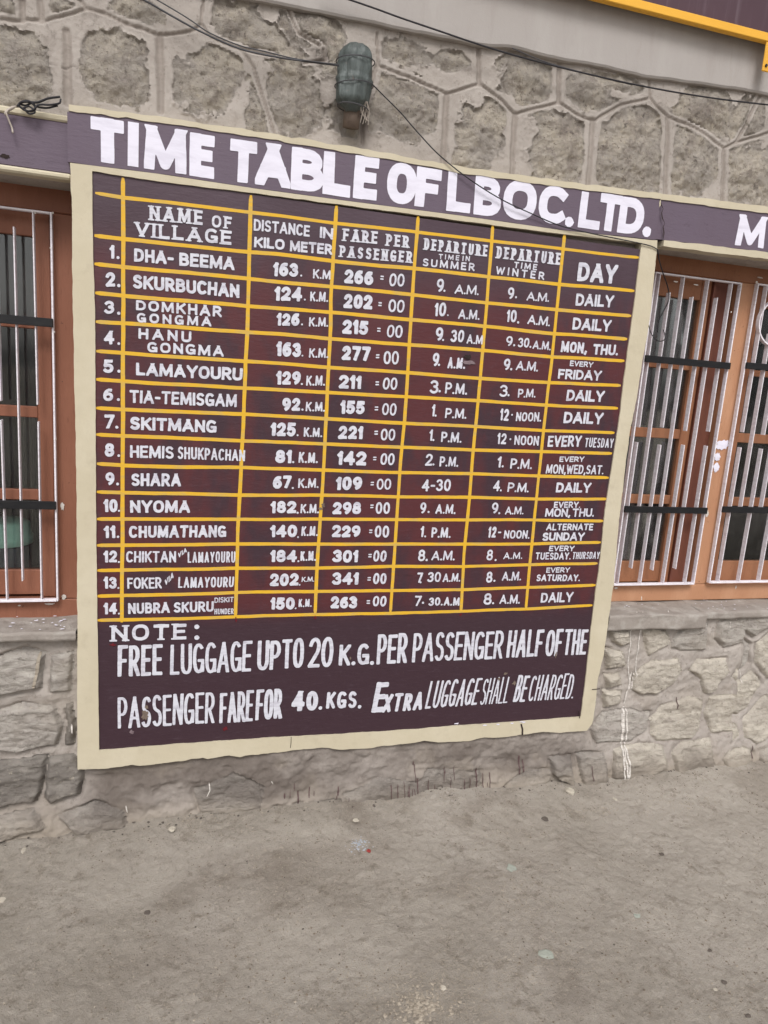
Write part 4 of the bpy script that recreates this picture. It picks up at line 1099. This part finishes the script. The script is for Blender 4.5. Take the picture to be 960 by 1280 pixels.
def grille(x0, x1, zt, m1, z3, z4, m2, zb, zB0, zB1, A, Bx, tilt, xref, parent, label=None, first=None):
    y = D0-.027; T = lambda x: tilt*(x-xref)
    def bar(x, a, b, name='bar', mat=M['white'], lean=0.0):
        m = MB(); t = .0038; m.box(x-t/2, x+t/2, y, y+.0215, a+T(x), b+T(x), .0008)
        m.v = [(vx + lean*(vz-a), vy, vz) for vx, vy, vz in m.v]; return m.build(name, mat, g)
    m = MB(); t = .0055
    m.box(x0, x0+t, y, y+.018, zb, zt, .001); m.box(x1-t, x1, y, y+.018, zb, zt, .001)
    m.box(x0+t, x1-t, y+.001, y+.019, zt-t, zt, .001); m.box(x0+t, x1-t, y-.003, y+.017, zb, zb+.007, .001)
    m.v = [(vx, vy, vz+T(vx)) for vx, vy, vz in m.v]; g = m.build('grille_frame', M['white'], parent)
    rr = random.Random(int(abs(x0)*1000))
    for x in A:
        le = rr.uniform(-.004, .004)
        bar(x, z3+rr.uniform(-.006, .006), zt-t, lean=le); bar(x, zb+.007, z4+rr.uniform(-.006, .006), lean=-le)
    for x in Bx: bar(x, zB0+rr.uniform(-.004, .004), zB1+rr.uniform(-.006, .006), lean=rr.uniform(-.003, .003))
    for z in (m1, m2):
        m = MB(); m.box(x0+.001, x1-.001, y-.009, y-.001, z-.0125, z+.0125, .001); m.v = [(vx, vy, vz+T(vx)) for vx, vy, vz in m.v]; m.build('flat_bar', M['black'], g)
    return g
RL = [(.752,.833),(1.06,1.093),(1.317,1.351),(1.582,1.61),(1.845,1.914)]
wl = window(-1.70, -.318, .743, 1.9145, [(-.389,-.319),(-1.045,-.985),(-1.70,-1.63)], [(-.985,-.400,1),(-1.63,-1.057,1)], RL, (M['wood'], M['wood'], M['wood_d']),
       'brown wooden window with thin white grille left of the timetable board')
grille(-.965, -.386, 1.910, 1.601, 1.362, 1.307, 1.055, .744, 1.858, .814, [-.435-.0985*k for k in range(5)], [-.4865-.0985*k for k in range(5)], 0, 0, wl)
grille(-1.60, -1.06, 1.910, 1.601, 1.362, 1.307, 1.055, .744, 1.858, .814, [-1.11-.0985*k for k in range(5)], [-1.16-.0985*k for k in range(4)], 0, 0, wl)
RR = [(.771,.857),(1.096,1.132),(1.360,1.398),(1.628,1.652),(1.893,1.972)]
wr = window(1.545, 3.30, .764, 1.974, [(1.5455,1.585),(2.033,2.108),(2.60,2.67),(3.22,3.30)], [(1.585,1.925,1),(2.118,2.588,1),(2.68,3.208,1)], RR, (M['wood_r'], M['wood_s'], M['wood_d']),
       'orange brown wooden window with white barred grille right of the timetable board')
b = MB(); b.box(1.937, 2.032, D0+.035, D0+.088, .765, 1.973, .002); b.build('inner_post', M['wood_d'], wr)
grille(1.632, 2.018, 1.966, 1.655, 1.398, 1.339, 1.083, .772, 1.897, .838, [1.655,1.760,1.868,1.975], [1.706,1.808,1.917], .002, 1.9, wr)
grille(2.090, 2.575, 1.972, 1.663, 1.402, 1.343, 1.090, .776, 1.79, 1.08, [2.138,2.243,2.348,2.453,2.545], [2.190,2.295,2.400,2.500], .002, 1.9, wr)
grille(2.685, 3.21, 1.972, 1.663, 1.402, 1.343, 1.090, .776, 1.90, .84, [2.74,2.845,2.95,3.055,3.16], [2.79,2.895,3.0,3.105], .002, 1.9, wr)
cx_, cz_ = X_(971, 404, .13), Z_(971, 404, .13)
m = MB(); N = 36; v = []; f = []
for k in range(N):
    t = 2*math.pi*k/N
    for rr_, yy in ((.092, .122), (.092, .139), (.087, .139), (.087, .122)): v.append((cx_+rr_*math.cos(t), yy, cz_+rr_*math.sin(t)))
for k in range(N):
    for q in range(4): f.append((4*k+q, 4*k+(q+1)%4, 4*((k+1)%N)+(q+1)%4, 4*((k+1)%N)+q))
m.add(v, f); m.build('ring', M['white'], wr)
# dried white brush marks on the right window's post
for k, (px, py, rx, ry) in enumerate(((903,556,8.5,6),(896.5,571,3.6,5),(895,584,3.4,6))):
    c = P(px, py, D0); m = MB(); n = 22
    a_, b_ = abs(X_(px+rx, py, D0)-c[0]), abs(Z_(px, py+ry, D0)-c[2])
    v = [(c[0] + a_*math.cos(6.283*i/n)*(1+.22*math.sin(5*i+k)) + .35*b_*math.sin(6.283*i/n)*(k == 0), D0-.0015, c[2] + b_*math.sin(6.283*i/n)*(1+.2*math.cos(3*i+k))) for i in range(n)]
    m.add(v + [(c[0], D0-.0022, c[2])], [(i, (i+1)%n, n) for i in range(n)]); mesh_obj('paint_blot', m.v, m.f, M['title'], wr)
# room behind
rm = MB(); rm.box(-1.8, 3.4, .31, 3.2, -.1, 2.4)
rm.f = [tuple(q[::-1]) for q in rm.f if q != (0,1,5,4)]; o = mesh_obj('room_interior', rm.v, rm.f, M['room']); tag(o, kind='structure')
plate('window_reveal', -1.9, -1.70, .0, .3, .66, 1.98, M['mortar'], wall, 0); plate('window_reveal', 3.30, 4.3, .0, .3, .66, 2.03, M['mortar'], wall, 0)
m = MB(); n = 40; v = []; f = []
def curtain(x0, x1, z0, z1, y, label):
    n = 60; v = []; f = []
    for i in range(n+1):
        x = x0 + (x1-x0)*i/n; yy = y + .022*float(fbm(i*.13, 3.1, 1, 3, 610)) + .004*math.sin(i*.7)
        v += [(x, yy, z0), (x, yy, z1)]
        if i: f.append((2*i-2, 2*i, 2*i+1, 2*i-1))
    o = mesh_obj('curtain', v, f, M['curtain'], None, True); tag(o, label, 'curtain')
curtain(-.535, -.40, .90, 1.32, .36, 'dim grey curtain strip hanging inside the left window behind the glass')
curtain(1.60, 1.78, .80, 2.0, .50, 'dim grey curtain hanging inside the right window beside the board')
# green lidded bucket on the inner sill
bk = empty('bucket', (-.5, .36, .80)); tag(bk, 'pale green lidded bucket seen through the lower left window pane', 'bucket')
def lathe(name, c, prof, mat, par, n=28):
    v = []; f = []
    for r_, z in prof: v += [(c[0]+r_*math.cos(2*math.pi*k/n), c[1]+r_*math.sin(2*math.pi*k/n), z) for k in range(n)]
    for i in range(len(prof)-1):
        for k in range(n): f.append((i*n+k, i*n+(k+1)%n, (i+1)*n+(k+1)%n, (i+1)*n+k))
    f.append(tuple(range(n))[::-1]); f.append(tuple((len(prof)-1)*n+k for k in range(n)))
    return mesh_obj(name, v, f, mat, par, True)
cb = (P(8, 680, .285)[0], .285); zl = Z_(8, 683, .24); zt2 = Z_(8, 652, .24)
lathe('lid', cb, [(.072, zl), (.080, zl+.004), (.080, zl+.03), (.076, zl+.036), (.070, zt2-.010), (.05, zt2)], M['bucket'], bk)
lathe('bucket_body', cb, [(.066, zl-.14), (.066, zl-.135), (.071, zl-.002)], M['bucket2'], bk)
sh = plate('shelf', -.98, -.35, .215, .50, zl-.165, zl-.141, M['wood_d'], None, .002); tag(sh, 'brown inner shelf carrying the green bucket behind the left window', 'shelf')

# ------------------------------------------------------------------ overhead sign (top right)
sg = empty('overhead_sign', (2.4, -.07, 2.62)); tag(sg, 'maroon overhead sign with yellow metal edge jutting from the wall at top right', 'sign')
SY = -.034; s0, s1 = Z_(900, 36.5, SY), Z_(900, 25, SY)
plate('sign_sheet', .55, 4.2, SY+.010, SY+.018, s0+.01, 3.6, M['signsheet'], sg, 0)
b = MB(); b.box(.53, 4.22, SY, SY+.022, s0, s1, .002); b.box(.53, .56, SY+.001, SY+.021, s1+.001, 3.6, .002); b.build('frame_edge', M['signyellow'], sg)
bx0 = X_(955.5, 70, SY+.002); b = MB(); b.box(bx0, bx0+.035, SY+.001, SY+.007, Z_(957, 89, SY), s0-.0005, .002); b.build('bracket', M['signyellow'], sg)
b = MB(); zb2 = Z_(958, 82, SY); b.tube([(bx0+.011, SY-.003, zb2), (bx0+.011, SY+.004, zb2)], .0045, 8); b.build('bolt', M['wire_b'], sg)
b = MB(); b.box(2.9, 2.93, SY+.0225, .008, s0+.02, s0+.06, .001); b.build('wall_arm', M['signyellow'], sg)
b = MB(); b.box(.8, .83, SY+.0225, .008, s0+.06, s0+.10, .001); b.build('wall_arm', M['signyellow'], sg)

# ------------------------------------------------------------------ wrapped bundle
bd = empty('wrapped_bundle', (.45, -.03, 2.3)); tag(bd, 'dark green plastic wrapped bundle tied with wire, fixed above the lintel heading', 'wrapped lamp')
c0 = (X_(443, 95, -.04), -.025); zb_, zt3 = Z_(446, 137, -.05), Z_(443, 48, -.05); n = 40; K = 26; v = []; f = []
hw = abs(X_(467, 95, -.05)-X_(421, 95, -.05))/2
for i in range(K+1):
    t = i/K; z = zb_ + (zt3-zb_)*t
    prof = min(1, (math.sin(math.pi*min(t, .5)*1.0)**.42 if t < .5 else (1-((t-.5)/.5)**4.2)**.5)); rr_ = hw*(.80 + .20*t)*max(prof, .04)
    if t < .5: rr_ = hw*(.86+.14*t*2)*max(.35, min(1, (t/.16)**.55 if t < .16 else 1))
    for k in range(n):
        a = 2*math.pi*k/n
        fold = 1 + .055*math.sin(5*a+2.2*t*3) + .03*math.sin(11*a - 4*t) + .03*float(fbm(k*.35, t*5, 1, 3, 500))
        if t > .85: fold += .06*math.sin(9*a)*(t-.85)/.15
        for zt_i in (.38, .73):
            fold -= .05*math.exp(-((t-zt_i)/.02)**2)
        v.append((c0[0] + rr_*fold*math.cos(a) + .006*t, c0[1] + .82*rr_*fold*math.sin(a), z))
for i in range(K):
    for k in range(n): f.append((i*n+k, i*n+(k+1)%n, (i+1)*n+(k+1)%n, (i+1)*n+k))
f.append(tuple(range(n))[::-1]); f.append(tuple(K*n+k for k in range(n)))
mesh_obj('plastic_wrap', v, f, M['wrap'], bd, True)
for t, sl_ in ((.38, .006), (.73, .004), (.06, -.003)):
    z = zb_ + (zt3-zb_)*t; r_ = hw*(.99 if t > .2 else .80); m = MB()
    m.tube([(c0[0]+.004+(r_+.003)*math.cos(2*math.pi*k/28), c0[1]+.84*(r_+.003)*math.sin(2*math.pi*k/28), z + sl_*math.cos(2*math.pi*k/28)) for k in range(28)], .0016, 6, True); m.build('tie_wire', M['wire'], bd)
b = MB(); b.tube([(c0[0]+.006, .0, zb_-.035), (c0[0]+.006, -.012, zb_+.03)], .024, 12); b.build('socket', M['chip'], bd, True)
m = MB(); rr_ = random.Random(3)
for k in range(9):
    x = c0[0] + rr_.uniform(.022, .046); p0 = (x, c0[1]-.02, zb_+.028); m.tube(catmull([p0, (x+rr_.uniform(-.006, .014), -.035, zb_+.008), (x+rr_.uniform(-.01, .02), -.03, zb_-rr_.uniform(.005, .03))], 4), .0009, 4)
m.build('frayed_strings', M['string'], bd)

# ------------------------------------------------------------------ wires
def wire(px, y, r, mat, label, name='wire', extra=None, start=None, n=5):
    ys_ = y if hasattr(y, '__len__') else [y]*len(px)
    pts = [P(a, b, c) for (a, b), c in zip(px, ys_)]
    if start: pts = [start] + pts
    m = MB(); m.tube(catmull(pts, n), r, 6)
    o = m.build(name, mat, None, True); tag(o, label, 'wire', 'loose wires on the wall'); return o
wire([(150,-14),(180,0),(215,20),(250,39),(300,61),(350,72),(385,77),(424,82)], [.0,-.004,-.006,-.008,-.010,-.014,-.018,-.045], .0025, M['wire'], 'grey twin cable running from top left down to the wrapped bundle')
wire([(170,-14),(200,2),(235,23),(262,41),(300,57),(330,64),(372,74),(424,81)], [.004,.004,.004,.0,-.006,-.004,-.014,-.046], .0017, M['wire'], 'thinner grey wire twisted along the twin cable at top left')
wire([(466,106),(480,120),(500,140),(520,163),(545,190),(572,213),(600,233),(630,251),(662,266),(700,282),(740,292),(780,300),(812,307),(822,312)], [-.035,-.02,-.006,-.004,-.010,-.016,-.018,-.018,-.016,-.013,-.012,-.011,-.010,-.009], .0018, M['wire_b'], 'black wire slanting across the heading from the bundle to the right window')
wire([(822,312),(824,325),(829,342),(835,360),(836,374),(830,388),(823,402),(822,415)], [-.009,.02,.09,.115,.11,.11,.112,.115], .0020, M['wire_b'], 'thin black wire end hanging in front of the right window grille')
wire([(805,392),(810,404),(814,417),(822,426),(830,425),(831,418),(829,412)], [.10,.10,.105,.108,.10,.10,.10], .0018, M['wire_b'], 'small black wire hook beside the board at the right window')
wire([(400,-12),(435,-1),(470,11),(500,22),(550,39),(600,56),(650,71),(720,89),(800,107),(880,121),(960,131),(1080,143)], [-.012,-.012,-.012,-.012,-.013,-.013,-.015,-.016,-.016,-.016,-.018,-.02], .0025, M['wire_b'], 'black cable running along the stone wall under the concrete beam')
wire([(640,60),(672,74),(700,83),(730,91),(760,99),(790,106)], [-.002,-.010,-.0125,-.012,-.012,-.006], .0016, M['wire'], 'short grey wire lying along the black cable near the top right')
tw = empty('wire_tangle', (-.42, -.01, 2.14)); tag(tw, 'tangle of black wire loops on the top edge of the left lintel', 'wire')
def loop(px, y, r, mat, nm='loop'):
    m = MB(); m.tube(catmull([P(a, b, y+.004*math.sin(i*2.1)) for i, (a, b) in enumerate(px)], 5), r, 5); m.build(nm, mat, tw, True)
loop([(22,133),(26,128),(34,126),(42,130),(44,136),(38,139),(30,137),(24,131),(30,127),(46,128),(60,123),(75,121)], -.012, .0030, M['wire_b'])
loop([(25,134),(34,139),(42,137),(48,131),(62,131),(74,129),(76,124)], -.016, .0026, M['wire_b'])
loop([(23,129),(32,132),(39,129),(45,133),(58,135),(72,132)], -.010, .0026, M['wire_b'])
loop([(28,136),(36,133),(44,140),(36,142),(30,134)], -.014, .0024, M['wire_b'])
loop([(20,133),(12,136),(8,141),(11,150),(15,160),(16,166)], -.010, .0024, M['string'], 'loose_white_end')
loop([(17,134),(9,139),(7,143)], -.008, .0042, M['string'], 'loose_white_end')

# ------------------------------------------------------------------ paint runs on the wall
def wall_y(x, z):
    return lower(np.atleast_1d(np.array(x, float)), np.atleast_1d(np.array(z, float)))[0]
def run(pts, w, mat, seed, name='paint_run', parent=None, taper=True, off=.0022):
    """narrow film of paint that follows the relief of the lower wall"""
    q = np.array([(lambda p: (p[0], p[2]))(P(a, b, LW-.015)) for a, b in pts]); out = []
    for a, b in zip(q[:-1], q[1:]):
        n = max(1, int(np.linalg.norm(b-a)/.005))
        for k in range(n): out.append(a+(b-a)*k/n)
    out.append(q[-1]); out = np.array(out); n = len(out); s = np.arange(n)
    ww = w*(1+.45*fbm(s*.15, s*0+seed, 1, 3, seed)); ww[0] *= .5
    if taper: ww[-1] *= .5
    xl = out[:, 0]-ww/2; xr = out[:, 0]+ww/2; jit = .0014*fbm(s*.2, s*0+seed+4, 1, 3, seed+2); xl += jit; xr += jit
    ym = np.minimum(np.minimum(wall_y(xl, out[:, 1]), wall_y(xr, out[:, 1])), wall_y((xl+xr)/2, out[:, 1])) - off
    v = []; f = []
    for i in range(n): v += [(xl[i], ym[i], out[i, 1]), (xr[i], ym[i], out[i, 1])]
    for i in range(n-1): f.append((2*i, 2*i+1, 2*i+3, 2*i+2))
    return mesh_obj(name, v, f, mat, parent or wall)
Z2 = lambda l: [(700+a/3.692, 740+b/3.692) for a, b in l]
for i, (l, w) in enumerate([([(358,92),(350,140),(332,185),(330,240),(322,270),(318,320),(320,370),(326,420),(320,450),(305,480)], .0042),
  ([(386,92),(384,140),(376,190),(366,240),(358,290),(350,345),(352,380),(338,410),(335,445)], .0042), ([(372,150),(378,190)], .0035), ([(332,370),(324,430),(310,470),(300,520)], .0060),
  ([(345,365),(338,400),(330,450)], .003), ([(298,530),(292,570),(285,620),(280,680)], .0085), ([(308,540),(304,600),(300,660),(292,700)], .0060), ([(285,560),(278,640),(276,700)], .005),
  ([(278,700),(276,750),(268,800),(266,860),(264,892)], .0060), ([(290,700),(296,760),(292,800),(278,850),(272,895)], .0058), ([(284,710),(284,780),(278,830)], .006)]):
    run(Z2(l), w*1.1, M['drip'], i+3)
for i, l in enumerate([[(511,88),(508,110),(504,145)], [(676,100),(674,145)], [(790,140),(789,168)], [(822,105),(821,135)], [(896,90),(895,108)], [(935,88),(938,106)], [(838,360),(835,420)], [(382,22),(380,40)]]):
    run(Z2(l), .0034, M['drip'], 60+i)
for i, l in enumerate([[(261,972),(262,982),(258,990)], [(158,1002),(160,1010)], [(50,817),(47,836),(43,858)], [(89.5,905),(90.5,917)], [(338,970),(340,974)]]):
    run(l, .004 if i != 2 else .010, M['gravel'] if i == 2 else M['drip'], 80+i)
rr_ = random.Random(21); DR = [(518,965,984,.004),(485,973,990,.003),(493,972,988,.003),(501,970,992,.003),(532,968,992,.003),(592,955,1000,.005),(645,940,962,.006),(650,945,960,.006),(385,978,990,.004),(371,981,1012,.004),(354,984,990,.005),(420,976,986,.004),
  (734,952,968,.004),(721,972,982,.003),(935,928,944,.004),(847,872,886,.004),(515,948,953,.005),(560,965,985,.003),(576,968,990,.003),(583,966,996,.003),(600,962,988,.003),(608,960,984,.003),(540,975,995,.003),(511,978,998,.0025)]
for i in range(8): x = rr_.uniform(484, 622); y = rr_.uniform(950, 985); DR.append((x, y, y+rr_.uniform(5, 20), rr_.uniform(.002, .0035)))
for i in range(6): x = rr_.uniform(350, 440); y = rr_.uniform(972, 990); DR.append((x, y, y+rr_.uniform(4, 10), rr_.uniform(.002, .0035)))
for i, (x, a, b, w) in enumerate(DR): run([(x, a), (x-.3, (a+b)/2), (x-.6, b)], w, M['reddrip'], 100+i)

# ------------------------------------------------------------------ wear on the board
def blob(px, py, rx, ry, mat, seed, ya=-.0030, name='chip', par=None, n=18, rough=.3):
    c = P(px, py, ya); a = abs(X_(px+rx, py, ya)-c[0]); b_ = abs(Z_(px, py+ry, ya)-c[2]); r_ = random.Random(seed)
    v = []
    for i in range(n): q = 1 + r_.uniform(-rough, rough); v.append((c[0]+a*q*math.cos(6.283*i/n), ya, c[2]+b_*q*math.sin(6.283*i/n)))
    v.append((c[0], ya-.0004, c[2])); return mesh_obj(name, v, [(i, (i+1)%n, n) for i in range(n)], mat, par or board)
blob(181, 894, 4.2, 6, M['chip'], 1); blob(183, 884, 2, 2.5, M['chip'], 11); blob(164.5, 915, 2.5, 2.5, M['smudge'], 2); blob(586, 453, 8, 2.6, M['smudge'], 3, name='scuff'); blob(585, 446, 5, 3, M['crack'], 31, name='scuff')
for i, (x, y, a, b_) in enumerate(((141,806,4,1.6),(282,911,3,2.4),(295,775,1.5,3),(394,772,1.6,1.8),(576,768,1.3,2))): blob(x, y, a, b_, M['redsmudge'], 40+i, name='paint_fleck', rough=.5)
for i, (x, y, a, b_) in enumerate(((624,849,1.5,2),(632,842,2.5,1.4),(643,854,2,2.5),(695,818,1,3.5),(438,823,1,1.8),(404,632,2,3.2),(401,636,2.5,1.6))): blob(x, y, a, b_, M['chip'], 60+i, name='chip', rough=.5)
for i, (x, y) in enumerate(((571,904.5),(652,902.3),(655,903),(640,904),(606,906.5),(623,905.5))): blob(x, y, 2.2, .8, M['title'], 80+i, -.0072, 'plaster_chip', rough=.5)
m = MB()
for (a, b_, w) in (((651.5,905),(653,919),1.0),((723,889),(724.5,898),.5),((740,862),(750,861),.5),((364,921),(363,935),.35)):
    q = [(a[0], a[1]), ((a[0]+b_[0])/2+1.0*w, (a[1]+b_[1])/2), b_]; n0_ = len(m.v)
    for px, py in q:
        dx = w if abs(a[0]-b_[0]) < 5 else 0; dy = 0 if dx else w
        m.v += [P(px-dx, py-dy, -.0068), P(px+dx, py+dy, -.0068)]
    m.f += [(n0_, n0_+1, n0_+3, n0_+2), (n0_+2, n0_+3, n0_+5, n0_+4)]
mesh_obj('crack', m.v, m.f, M['crack'], board)
m = MB(); q = [(826,246),(825,251),(827,257),(829,261),(827,266),(828,273),(831,279),(829,284),(830,291),(829,299)]
for i, (px, py) in enumerate(q): w = .25+.25*(i % 3); m.v += [P(px-w, py, FY-.0008), P(px+w, py, FY-.0008)]
m.f = [(2*i, 2*i+1, 2*i+3, 2*i+2) for i in range(len(q)-1)]; mesh_obj('crack', m.v, m.f, M['crack'], lint)
blob(825, 254, 1.0, 5, M['cream'], 7, FY-.0014, 'paint_drip', lint); blob(21/4, 195, 6, 2.5, M['crack'], 17, .0105, 'scuff', ll)
for i, (px, py, rx, ry, y_) in enumerate(((66,266,2.2,2,.121),(63,310,1.4,1.4,.121),(68,415,1.2,1.4,.121),(78,633,3.5,6,D0-.002),(80,746,4.5,4,D0-.003),(70,549,1.3,1,.121),(24,757,3,1,D0-.003),(62,755,9,1.6,D0-.003),(44,266,2,1.6,.121),
   (926,357,1.8,2,.121),(914,390,1.2,1.6,.121),(884,642,2.4,5,D0-.002),(877,655,1,8,D0-.001),(872,690,1,7,D0-.001),(770,735,3,1.8,D0-.003),(845,352,4,1.2,.121),(870,356,4,1.0,.121),(946,353,2,2.4,.121),(920,734,1.2,3,D0-.003),(950,347,5,1.2,D0-.003))):
    blob(px, py, rx*.7, ry*.75, M['drip'], 200+i, y_, 'paint_smear', wl if px < 200 else wr, rough=.25)
# white specks on the left sill and along the frames
r_ = random.Random(8); m = MB()
def speck(m, x, y, z, r_s, up):
    k = 7; n = len(m.v); 
    for i in range(k):
        q = r_s*(1+r_.uniform(-.4, .4)); 
        m.v.append((x+1.7*q*math.cos(6.28*i/k), y+(q*math.sin(6.28*i/k) if up else 0), z+(0 if up else q*math.sin(6.28*i/k))))
    m.v.append((x, y-(0 if up else .001), z+(.001 if up else 0))); m.f += [(n+i, n+(i+1)%k, n+k) for i in range(k)]
for i in range(22): speck(m, r_.uniform(-.56, -.33), r_.uniform(.01, .14), .6925, r_.uniform(.0012, .0036), True)
for i in range(26): speck(m, r_.uniform(1.62, 2.3), r_.uniform(.01, .14), .700, r_.uniform(.001, .0025), True)
o = mesh_obj('paint_specks', m.v, m.f, M['title'], wall); o['kind'] = 'stuff'

# ------------------------------------------------------------------ loose stones and gravel on the ground
def pebble_shape(seed, flatn=.6, n=7):
    r_ = random.Random(seed); v = []; f = []
    for j, (rz, rr_) in enumerate(((-.5, .75), (.25, 1.0), (.62, .62))):
        for i in range(n): q = rr_*(1+r_.uniform(-.24, .24)); v.append((q*math.cos(6.283*i/n+j*.3), q*math.sin(6.283*i/n+j*.3), rz*flatn*(1+r_.uniform(-.2, .2))))
    for j in range(2):
        for i in range(n): f.append((j*n+i, j*n+(i+1)%n, (j+1)*n+(i+1)%n, (j+1)*n+i))
    f.append(tuple(2*n+i for i in range(n))); return v, f
def rock(px, py, wpx, hpx, mat, label, name='pebble', group='loose stones on the dirt', flatn=.35, seed=0, cat='stone'):
    g = G(px, py, 0.0); z = float(gz(g[0], g[1])); g = G(px, py, z); sx = abs(G(px+wpx/2, py, z)[0]-g[0]); sy = abs(G(px, py+hpx/2, z)[1]-G(px, py-hpx/2, z)[1])/2
    v, f = pebble_shape(seed or int(px*7+py), flatn, 9); s = min(sx, sy)
    o = mesh_obj(name, [(a*sx, b_*sy, c*s*.9) for a, b_, c in v], f, mat); o.location = (g[0], g[1], z + s*.08); tag(o, label, cat, group); return o
rock(683, 1193, 20, 14, M['greenstone'], 'flat pale green stone lying alone in the open dirt at lower right', 'stone', flatn=.3)
rock(640, 1086, 14, 11, M['greenstone'], 'faint greenish flat stone half sunk in the dirt below the board', 'stone', flatn=.15)
rock(712.5, 990, 11, 9, M['palestone'], 'pale chip of stone leaning by the wall foot near the white paint run', 'stone', flatn=.8)
rock(796, 1145, 11, 6, M['greenstone'], 'small grey green flat stone right of the larger green one', 'stone', flatn=.3)
rock(905, 1228, 8, 7, M['darkstone'], 'dark round pebble near the lower right corner of the dirt')
rock(894, 1237, 6, 5, M['palestone'], 'small pale pebble beside the dark round one at lower right')
rock(935, 1270, 9, 6, M['darkstone'], 'dark flat pebble at the bottom right edge of the dirt')
rock(184, 1141, 9, 6, M['darkstone'], 'small brown pebble alone on the left part of the dirt')
rock(215, 1037, 10, 7, M['palestone'], 'pale rounded stone at the wall foot under the board left part', 'stone', flatn=.6)
rock(681, 1024, 9, 6, M['darkstone'], 'brown lump near the wall foot right of the board middle')
rock(445, 1026, 8, 5, M['palestone'], 'pale stone chip at the wall foot under the board middle')
rock(29, 1064, 5, 8, M['palestone'], 'small white chip on the dirt at far left')
rock(2, 1126, 14, 8, M['palestone'], 'pale flat chip cut by the left edge of the photo')
rock(769, 999, 5, 5, M['palestone'], 'tiny white crumb right under the white paint run')
rock(827, 1068, 7, 4, M['darkstone'], 'dark crumb in the dirt at the right middle')
rock(947, 1062, 6, 5, M['darkstone'], 'dark pebble near the right edge in the dirt')
rock(886, 1188, 8, 5, M['darkstone'], 'dark flattish crumb in the dirt above the lower right pebbles')
rock(752, 1008, 6, 5, M['palestone'], 'light pebble in the gravel row near the wall foot at right')
rock(554, 1235, 9, 7, M['palestone'], 'pale pebble at the upper rim of the gravel patch')
rr_ = np.random.RandomState(4); shapes = [pebble_shape(s, .8, 5) for s in range(10)]
def scatter(name, pts, label, mat):
    V = []; Fc = []
    for k, (x, y, r) in enumerate(pts):
        v, f = shapes[k % 10]; n = len(V); a = rr_.uniform(0, 6.28); ca, sa = math.cos(a), math.sin(a); e = rr_.uniform(.7, 1.3); z = float(gz(x, y))
        V += [(x+(p[0]*ca*e-p[1]*sa)*r, y+(p[0]*sa*e+p[1]*ca)*r, z+p[2]*r+.15*r) for p in v]; Fc += [tuple(i+n for i in q) for q in f]
    o = mesh_obj(name, V, Fc, mat); tag(o, label, 'gravel', kind='stuff'); return o
pts = []; 
def patch(px, py, sx, sy, n, r0, r1):
    for _ in range(n):
        a, b_ = rr_.normal(px, sx), rr_.normal(py, sy)
        if b_ < 960: continue
        g = G(a, b_); 
        if g[1] < .0: pts.append((g[0], g[1], r0*(r1/r0)**(rr_.rand()**2.2)))
patch(527, 1258, 17, 10, 260, .0018, .0065); patch(540, 1240, 70, 26, 1700, .0009, .0026); patch(680, 1210, 60, 16, 700, .0009, .0022); patch(480, 1290, 120, 22, 1500, .0009, .0024)
patch(745, 1011, 22, 3, 60, .002, .004); patch(865, 1000, 22, 4, 60, .0018, .0035); patch(240, 1034, 24, 5, 90, .0016, .0036); patch(655, 1135, 28, 12, 260, .0012, .0024); patch(600, 1110, 40, 8, 180, .0012, .0026)
patch(500, 1010, 60, 6, 120, .0014, .003); patch(650, 1040, 60, 8, 80, .0014, .003); patch(905, 1240, 40, 25, 120, .0012, .003); patch(200, 1200, 160, 60, 500, .0008, .0018); patch(800, 1150, 120, 70, 600, .0008, .002); patch(420, 1120, 240, 60, 700, .0008, .0018)
scatter('gravel', pts, 'fine pale gravel scattered over the dirt, thickest at the lower middle', M['gravel'])
pts = []
for _ in range(160): pts.append((rr_.uniform(-.6, 2.6), -abs(rr_.normal(0, .03))+.0, rr_.uniform(.0015, .005)))
patch(500, 1130, 300, 80, 260, .001, .0032)
def grit(name, n, r0, r1, mat, label, seed, ymin=-1.35):
    r_ = np.random.RandomState(seed); x = r_.uniform(-.7, 2.6, n*3); y = -np.abs(r_.uniform(0, -ymin, n*3)); dn = fbm(x, y, 4, 4, seed) + .6*fbm(x, y, 15, 2, seed+3)
    kp = dn > np.quantile(dn, .45); x, y = x[kp][:n], y[kp][:n]; n = len(x); r = r0*(r1/r0)**(r_.rand(n)**2.5); z = gz(x, y)
    oc = np.array([(1,0,0),(0,1,0),(-1,0,0),(0,-1,0),(0,0,.8),(0,0,-.6)]); fc = [(0,1,4),(1,2,4),(2,3,4),(3,0,4)]
    jit = 1 + r_.uniform(-.35, .35, (n, 6, 3)); v = oc[None]*jit*r[:, None, None] + np.stack([x, y, z], -1)[:, None]
    f = [tuple(6*i+q for q in t) for i in range(n) for t in fc]; o = mesh_obj(name, v.reshape(-1, 3).tolist(), f, mat); tag(o, label, 'grit', kind='stuff')
grit('pale_grit', 6000, .0011, .0034, M['gravel'], 'fine pale grit strewn all over the packed dirt', 3)
grit('brown_grit', 7000, .0011, .0040, M['earth'], 'fine brown earth crumbs strewn all over the packed dirt', 13)
scatter('dark_grit', pts, 'small dark crumbs of earth scattered along the wall foot and dirt', M['darkstone'])
lt = []
pts = []; patch(450, 1058, 6, 4, 70, .0016, .0045); scatter('litter', pts, 'small heap of pale bluish litter crumbs on the dirt below the board middle', M['litter'])
rock(461, 1064, 6, 5, M['litter_red'], 'tiny red scrap in the litter heap below the board middle', 'scrap', flatn=.8, cat='litter')
